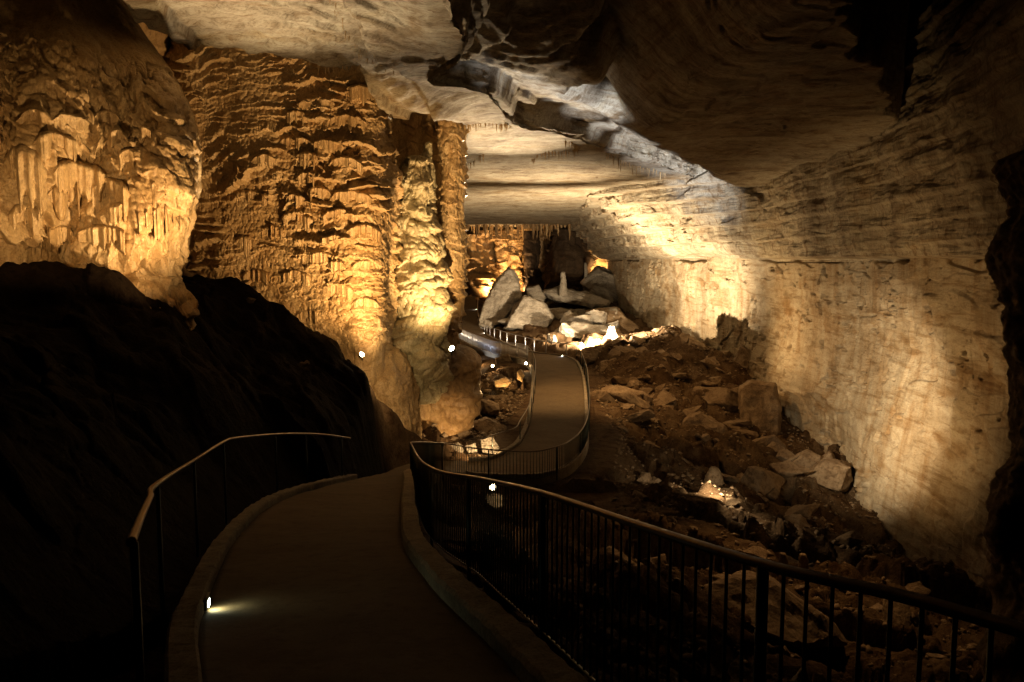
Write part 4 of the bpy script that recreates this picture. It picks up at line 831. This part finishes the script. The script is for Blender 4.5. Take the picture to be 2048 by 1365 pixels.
def railing(pts, h, post_pts=None, post_step=1.6, bal=None, label='', group='railings along the walkway', rr=.024, rp=.02, mr=None, mp=None, mb=None, bottom=True, rb=.008, ext=.15, smooth_n=None, bal_until=None):
    pts = crom(np.array(pts, float), smooth_n or len(pts) * 10)
    base = pts[0] - np.array([0, 0, h]); root = empty('railing', base); tag(root, label, 'railing', group)
    loc = pts - base
    sweep('top_rail', loc, rr, mr or M_RAIL, root)
    pp = resample(loc, post_step) if post_pts is None else np.array(post_pts) - base
    pm = vbar_mesh('post', rp, h + ext, 10, mp or M_POST)
    for p in pp:
        o = bpy.data.objects.new('post', pm); COL.objects.link(o); o.parent = root; o.location = (p[0], p[1], p[2] - h - ext)
    if bottom: sweep('bottom_rail', [(p[0], p[1], p[2] - h + .1) for p in loc], rb * 1.4, mp or M_POST, root, 6)
    if bal:
        bq = resample(loc, bal); bq = np.array([q for q in bq if np.min(np.hypot(pp[:, 0] - q[0], pp[:, 1] - q[1])) > bal * .45])
        if bal_until is not None: bq = bq[bq[:, 1] + base[1] < bal_until]
        bmh = h - .1; me = vbar_mesh('baluster', rb, bmh, 8, mb or mp or M_POST)
        order = np.argsort(np.linalg.norm(bq + base, axis=1)); near, rest = order[:100], order[100:]
        for i in near:
            q = bq[i]; o = bpy.data.objects.new('baluster', me); COL.objects.link(o); o.parent = root; o.location = (q[0], q[1], q[2] - bmh)
        if len(rest):
            bm = bmesh.new()
            for i in rest:
                q = bq[i]; g = bmesh.ops.create_cone(bm, cap_ends=True, segments=6, radius1=rb, radius2=rb, depth=bmh)
                bmesh.ops.translate(bm, vec=(q[0], q[1], q[2] - bmh / 2), verts=g['verts'])
            m2 = bpy.data.meshes.new('balusters'); bm.to_mesh(m2); bm.free(); tag(link('baluster_run', m2, mb or mp or M_POST, root), kind='stuff')
    return root
near = [P(2500, 1390, 1.45), P(2250, 1318, 1.62), P(2048, 1262, 1.85), P(1800, 1192, 2.2), P(1530, 1130, 2.7), P(1300, 1058, 3.5), P(1090, 988, 5.1), P(999, 966, 6.5), P(950, 956, 7.7), P(885, 945, 9.4), P(852, 930, 10.8), P(838, 917, 13), P(829, 902, 15.5), P(824, 892, 18), P(821.5, 886, 20)]
railing(near, 1.03, post_pts=[near[0], P(1526, 1129, 2.71), P(1086, 987, 5.15), P(937, 953.5, 8), P(862, 936, 10.3), P(836, 915, 13.6), P(830, 903, 15.5), P(825, 894, 17.6), near[-1]], bal=.105, label='dark green barred railing sweeping close along the right of the near ramp', rr=.02, rp=.021, rb=.007, smooth_n=260)
left = [P(262, 1085, 3.2), P(280, 1040, 4.0), P(300, 995, 5.0), P(315, 968, 5.9), P(390, 920, 10.2), P(447, 884, 12.6), P(475, 876, 13.4), P(551, 869, 15.8), P(612, 868, 17.6), P(660, 871, 18.8), P(700, 877, 20)]
railing(left, 1.0, post_pts=[P(268, 1085, 3.25), P(315, 972, 6), P(388, 922, 10), P(447, 886, 12.6), P(551, 872, 15.8), P(612, 870, 17.6), P(683, 874, 19.4)], label='plain handrail on thin posts along the left of the near ramp', rr=.021, rp=.017, bottom=False, ext=.3)
low = [P(821.5, 886, 20.1), P(835, 885, 20.9), P(853, 885, 22.2), P(870, 886, 24.3), P(897, 888, 26.1), P(930, 894, 27.0), P(960, 898, 27.3), P(1013.5, 902, 27), P(1071, 903, 27), P(1119, 892, 27.8), P(1144, 879, 28.9), P(1162, 862, 30.2), P(1174, 838, 32.5), P(1179, 802, 36.6), P(1177, 765, 42), P(1173, 733, 48.3), P(1161, 702, 56.7), P(1148, 692, 60), P(1133, 687.5, 61.8)]
railing(low, 1.03, post_step=2.6, bal=.115, label='barred fence round the outside of the lower walkway bend', rr=.024, rp=.03, rb=.009, bal_until=46)
inn = [P(868, 887, 29.6), P(892, 886, 29.6), P(926, 881, 28.8), P(966, 877, 29.2), P(998, 867, 30.2), P(1030, 856, 31), P(1041, 840, 32.6), P(1059, 808, 36.2), P(1066, 775, 40.5), P(1070.5, 747, 45.5), P(1070.5, 721, 51.4), P(1065, 704, 56), P(1055, 692, 59.3)]
railing(inn, .95, post_step=3.0, label='thin handrail along the pool side of the lower walkway', rr=.022, rp=.02, bottom=False, ext=.1)
blu = [P(1055, 692, 59.3), P(1040, 688, 60.6), P(1022, 686.5, 61.6), P(1000, 685, 62.4), P(987, 683, 63.2), P(961, 674, 66.8), P(931, 662, 71.8), P(905, 650, 78)]
railing(blu, 1.05, post_step=1.9, bal=.14, label='pale barred fence catching cool light on the far walkway', rr=.03, rp=.045, rb=.016, mr=M_GALV, mp=M_GALV, mb=M_GALV)
frl = [P(1133, 687.5, 61.8), P(1105, 685, 62.9), P(1081, 682, 64), P(1048, 674, 67.6), P(1022, 668, 70.3), P(1003, 662, 73), P(980, 654, 77.5), P(965, 648, 84)]
railing(frl, 1.05, post_step=2.2, label='far side handrail on bright white posts beyond the bend', rr=.03, rp=.05, mr=M_GALV, mp=M_GALV, bottom=False)
frl2 = [P(962, 648, 84), P(957, 632, 91), P(955, 615, 97), P(956, 595, 108)]
railing(frl2, 1.05, post_step=3, label='distant handrail climbing past the pointed grey slab', rr=.04, rp=.05, mr=M_GALV, mp=M_GALV, bottom=False)
frl3 = [P(906, 648, 78), P(899, 632, 86), P(893, 614, 96), P(899, 585, 110)]
railing(frl3, 1.05, post_step=1.6, label='distant fence beside the foot of the tall column', rr=.04, rp=.05, mr=M_GALV, mp=M_GALV, bottom=False)
#==LIGHTS
# ------------------------------------------------------------------ lights
CUR = ['x']
def LG(n): CUR[0] = n
def spot(pos, tgt, e, col=(1, .74, .42), ang=70, blend=.6, r=.08):  # beams of lamps and of added fill lights alike
    l = bpy.data.lights.new('lamp_or_fill_beam', 'SPOT'); l.energy = e; l.color = col; l.spot_size = math.radians(ang); l.spot_blend = blend; l.shadow_soft_size = r
    o = bpy.data.objects.new('lamp_or_fill_beam', l); COL.objects.link(o); o.location = pos; o.lightgroup = CUR[0]
    o.rotation_euler = (Vector(tgt) - Vector(pos)).to_track_quat('-Z', 'Y').to_euler(); return o
def point(pos, e, col=(1, .74, .42), r=.1):
    l = bpy.data.lights.new('lamp_glow', 'POINT'); l.energy = e; l.color = col; l.shadow_soft_size = r
    o = bpy.data.objects.new('lamp_glow', l); COL.objects.link(o); o.location = pos; o.lightgroup = CUR[0]; return o
def fixture(pos, tgt, r, lens, lab, grp='floodlights', name='floodlight'):
    root = empty(name, pos); root.rotation_euler = (Vector(tgt) - Vector(pos)).to_track_quat('Z', 'Y').to_euler(); tag(root, lab, 'floodlight', grp)
    bm = bmesh.new(); prof = [(.25, -1.5), (.5, -1.45), (.6, -1.0), (1.0, -.15), (1.05, 0), (.92, .02), (.88, -.12)]; R = []
    for q, z in prof: R.append([bm.verts.new((math.cos(2 * PI * j / 20) * q * r, math.sin(2 * PI * j / 20) * q * r, z * r)) for j in range(20)])
    for a, b_ in zip(R, R[1:]):
        for j in range(20): bm.faces.new([a[j], a[(j + 1) % 20], b_[(j + 1) % 20], b_[j]])
    bm.faces.new(R[0][::-1]); me = bpy.data.meshes.new('housing'); bm.to_mesh(me); bm.free(); link('housing', me, M_HOUS, root)
    bm = bmesh.new(); bmesh.ops.create_circle(bm, cap_ends=True, segments=20, radius=r * .87); bmesh.ops.translate(bm, vec=(0, 0, -.1 * r), verts=bm.verts[:]); me = bpy.data.meshes.new('lens'); bm.to_mesh(me); bm.free(); link('lens', me, lens, root)
    bm = bmesh.new(); bmesh.ops.create_cube(bm, size=1); bmesh.ops.scale(bm, vec=(r * .35, r * .35, r * 1.2), verts=bm.verts[:]); bmesh.ops.rotate(bm, cent=(0, 0, 0), matrix=Matrix.Rotation(PI / 2, 3, 'X'), verts=bm.verts[:])
    bmesh.ops.translate(bm, vec=(0, -1.3 * r, -.8 * r), verts=bm.verts[:]); me = bpy.data.meshes.new('bracket'); bm.to_mesh(me); bm.free(); link('bracket', me, M_HOUS, root)
    return root
WARM = (1, .63, .28); WARM2 = (1, .68, .34); NEUT = (1, .79, .52); COOL = (.8, .86, 1.0)
def lp(px, Yd, h):
    x = (px - 1024) / F * Yd; return (x, Yd, fz(x, Yd) + h)
LG('bulge'); spot(P(404, 622, 16.4), P(280, 330, 17.6), 1150, WARM2, 115, 1)
LG('bulgehot'); spot(P(372, 560, 17.3), P(345, 400, 18.4), 150, WARM2, 110, 1)
LG('bulgeleft'); spot(P(20, 500, 13.0), P(90, 370, 16.8), 420, WARM, 80, 1)  # added beam floating in mid-air to brighten the bulge's left part
LG('mid'); p1 = P(752, 690, 25.0); spot(p1, P(640, 360, 30), 3600, WARM, 100, 1)
LG('midhot'); spot(P(742, 690, 27.5), P(770, 560, 31), 200, WARM2, 120, 1)
LG('column'); spot(P(912, 697, 29.4), P(850, 490, 33.5), 3400, WARM2, 76, 1)
LG('mound'); spot(P(765, 735, 25.6), P(800, 790, 30), 320, WARM2, 120, 1)
LG('nearceil'); spot(P(480, 560, 21), P(590, 60, 19), 2600, NEUT, 80, 1)
LG('farceil'); spot(lp(1195, 62, .7), (4.0, 86, 5), 22000, NEUT, 135, .7); spot(lp(1120, 60, 1.0), (-1.1, 36.5, 5.5), 90000, NEUT, 22, 1); spot(lp(1160, 61, 1.0), (1.2, 54, 5.5), 22000, NEUT, 62, 1)
LG('farceil2'); 
LG('ledge'); spot(lp(1185, 63.5, .9), P(1165, 655, 70), 13000, NEUT, 150, .9); spot(lp(1255, 63.5, .8), P(1200, 655, 69), 3500, NEUT, 150, .9)
LG('shoulder'); spot(lp(1215, 60, .6), P(1440, 470, 64), 20000, NEUT, 125, 1)
LG('beam'); spot(lp(1465, 26.8, 2.2), P(1740, 800, 35), 12500, NEUT, 54, 1)
LG('wallup'); spot(lp(1330, 52, .6), P(1620, 580, 48), 4200, WARM2, 100, 1)
LG('band')
_b = crom([(1018, 236, 25.8, 2200), (1060, 246, 27, 5500), (1100, 257, 28.5, 9000), (1140, 268, 30, 10000), (1180, 284, 31.5, 12000), (1220, 299, 33.5, 14000), (1265, 313, 37, 17000), (1300, 325, 42, 22000), (1335, 336, 47, 26000), (1370, 350, 52, 30000), (1410, 368, 58, 28000)], 13)
for px, py, Yd, e in _b:
    spot(lp(1440, 26.2, 1.2), P(px, py, Yd), e * (.7 + .9 * min(1, max(0, (px - 1020) / 200))), COOL, 7 + 4 * min(1, max(0, (px - 1020) / 200)), 1)
LG('cool'); spot(lp(1447, 26.2, .55), P(1415, 990, 28), 420, NEUT, 110, .8); spot(lp(1455, 26.0, 1.2), P(1530, 1070, 25.4), 180, NEUT, 90, 1)
LG('nearwall'); spot(lp(1500, 31, 1.2), P(1840, 730, 32), 2000, WARM, 105, 1); spot(P(986, 976, 18.9), P(990, 1010, 19.2), 25, WARM2, 140, 1)
LG('farcols')
for px, py, Yd, e in [(985, 590, 116, 6000), (1045, 588, 118, 7000), (1105, 580, 117, 5000), (1200, 545, 114, 1500)]:
    spot(P(px, py, Yd), P(px - 5, 500, 123), e, WARM, 130, .9)
LG('greyslab'); spot(P(1060, 650, 74), P(1080, 600, 90), 500, NEUT, 110, .9); spot((-3.6, 61, -7.2), (-2.2, 67, -6.6), 600, COOL, 110, 1)
LG('floor'); spot((3, 44, 4.6), (8.5, 46, -7), 3800, (1, .56, .2), 90, 1); spot((1.5, 40, 4.6), (2.4, 43, -7.3), 5600, WARM, 58, 1)  # two added fills near the ceiling, for rubble and walkway; no lamps there
LG('ridge'); spot((8, 25, 3.6), (6.3, 18.8, -8), 2600, (1, .56, .22), 52, 1)  # added fill hung above the ridge to brighten it, no lamp there
LG('lowlamps_and_fill'); spot((P(1000, 915, 29.9)[0], 29.7, -6.7), P(945, 897, 31), 800, WARM2, 90, 1); spot(P(1010, 730, 40), P(900, 860, 34), 900, WARM, 50, 1)  # second beam is an added fill above the rock heap
LG('poolrocks'); spot(lp(1020, 52, .7), P(990, 740, 60), 1200, WARM, 150, 1); point(lp(1042, 50.5, .35), 60, NEUT, .05); point(lp(957, 61, .6), 90, WARM2, .05); point(lp(985, 59, .5), 90, WARM2, .05); point(lp(1052, 56, .5), 50, WARM2, .05)
LG('kerb')
# kerb lamps
def kerb_lamp(x, y, z, dx, dy, e, col, lab):
    root = empty('kerb_lamp', (x, y, z), math.atan2(dy, dx)); tag(root, lab, 'kerb lamp', 'lamps set in the kerbs')
    bm = bmesh.new(); bmesh.ops.create_cube(bm, size=1); bmesh.ops.scale(bm, vec=(.03, .16, .09), verts=bm.verts[:]); bmesh.ops.bevel(bm, geom=bm.edges[:], offset=.006, affect='EDGES')
    me = bpy.data.meshes.new('housing'); bm.to_mesh(me); bm.free(); link('housing', me, M_HOUS, root)
    bm = bmesh.new(); bmesh.ops.create_cube(bm, size=1); bmesh.ops.scale(bm, vec=(.006, .07, .05), verts=bm.verts[:]); bmesh.ops.translate(bm, vec=(.018, 0, -.01), verts=bm.verts[:])
    me = bpy.data.meshes.new('lens'); bm.to_mesh(me); bm.free(); link('lens', me, M_LK, root)
    spot((x + dx * .04, y + dy * .04, z), (x + dx * .4, y + dy * .4, z - .5), e, col, 160, 1, .02)
def on_kerb(side, Yq, lo, hi, lab, e=3, col=(.95, 1, .62)):
    i = lo + int(np.argmin(np.abs((Ly if side == 'L' else Ry)[lo:hi] - Yq)))
    ex, ey = (Lx[i], Ly[i]) if side == 'L' else (Rx[i], Ry[i]); c = PC[i]; d = Vector((c[0] - ex, c[1] - ey)).normalized()
    kerb_lamp(ex + d.x * .035, ey + d.y * .035, Zp[i] + .07, d.x, d.y, e, col, lab)
on_kerb('L', 6.3, 0, 200, 'glowing lamp in the left kerb of the near ramp', 7)
on_kerb('R', 61.8, 400, 520, 'glowing lamp in the kerb at the top of the walkway bend', 12, (.9, .95, 1))
on_kerb('R', 79, 480, 600, 'glowing lamp at the foot of the pointed grey slab', 30, (.9, .95, 1))
on_kerb('R', 96, 520, 610, 'farthest right kerb lamp on the climbing walkway', 40, (.9, .95, 1))
on_kerb('L', 90, 520, 610, 'left kerb lamp where the far walkway climbs', 40, (.9, .95, 1))
SC.world = bpy.data.worlds.new("World"); SC.world.use_nodes = True
bg = SC.world.node_tree.nodes['Background']; bg.inputs[0].default_value = (1, .7, .4, 1); bg.inputs[1].default_value = .0
fixture(P(903, 697, 31.2), P(850, 660, 30), .13, M_LW, 'dazzling round floodlight under the tall column')
fixture(P(724, 709, 25.6), P(770, 672, 24.9), .095, M_LW, 'warm floodlight on the crest of the clay bank')
fixture(P(497, 600, 23.5), P(470, 520, 26), .14, M_LC, 'white floodlight on the clay bank at the foot of the bulge')
fixture(P(1448, 1036, 26.2), P(1443, 1020, 25), .09, M_LC, 'small cool floodlight in the rubble near the right wall')
fixture(P(986, 975, 19), P(1000, 1010, 18.2), .09, M_LW, 'bright floodlight glimpsed through the near railing')
for i, (px, Yd, h, lab) in enumerate([(957, 61, .6, 'small bright lamp among the rocks under the far fence, left'), (985, 59, .5, 'small bright lamp among the rocks under the far fence, right'), (1052, 56, .5, 'small bright lamp beside the far end of the pool side handrail'), (1042, 50.5, .35, 'small bright lamp at the edge of the pool')]):
    q = lp(px, Yd, h); fixture(q, (q[0] * .6, q[1] - 3, q[2] + .2), .1, M_LW, lab)
# ------------------------------------------------------------------ camera
cam = bpy.data.cameras.new('camera'); co = bpy.data.objects.new('camera', cam); COL.objects.link(co); SC.camera = co
co.location = (0, 0, 0); co.rotation_euler = (PI / 2 - TH, 0, 0); cam.sensor_width = 36; cam.lens = F / 2048 * 36; cam.clip_start = .05; cam.clip_end = 400
SC.view_settings.view_transform = 'Standard'; SC.view_settings.look = 'None'; SC.view_settings.exposure = 0; SC.view_settings.gamma = 1
SC.cycles.use_denoising = True; SC.cycles.max_bounces = 6; SC.cycles.diffuse_bounces = 1; SC.cycles.sample_clamp_indirect = 4
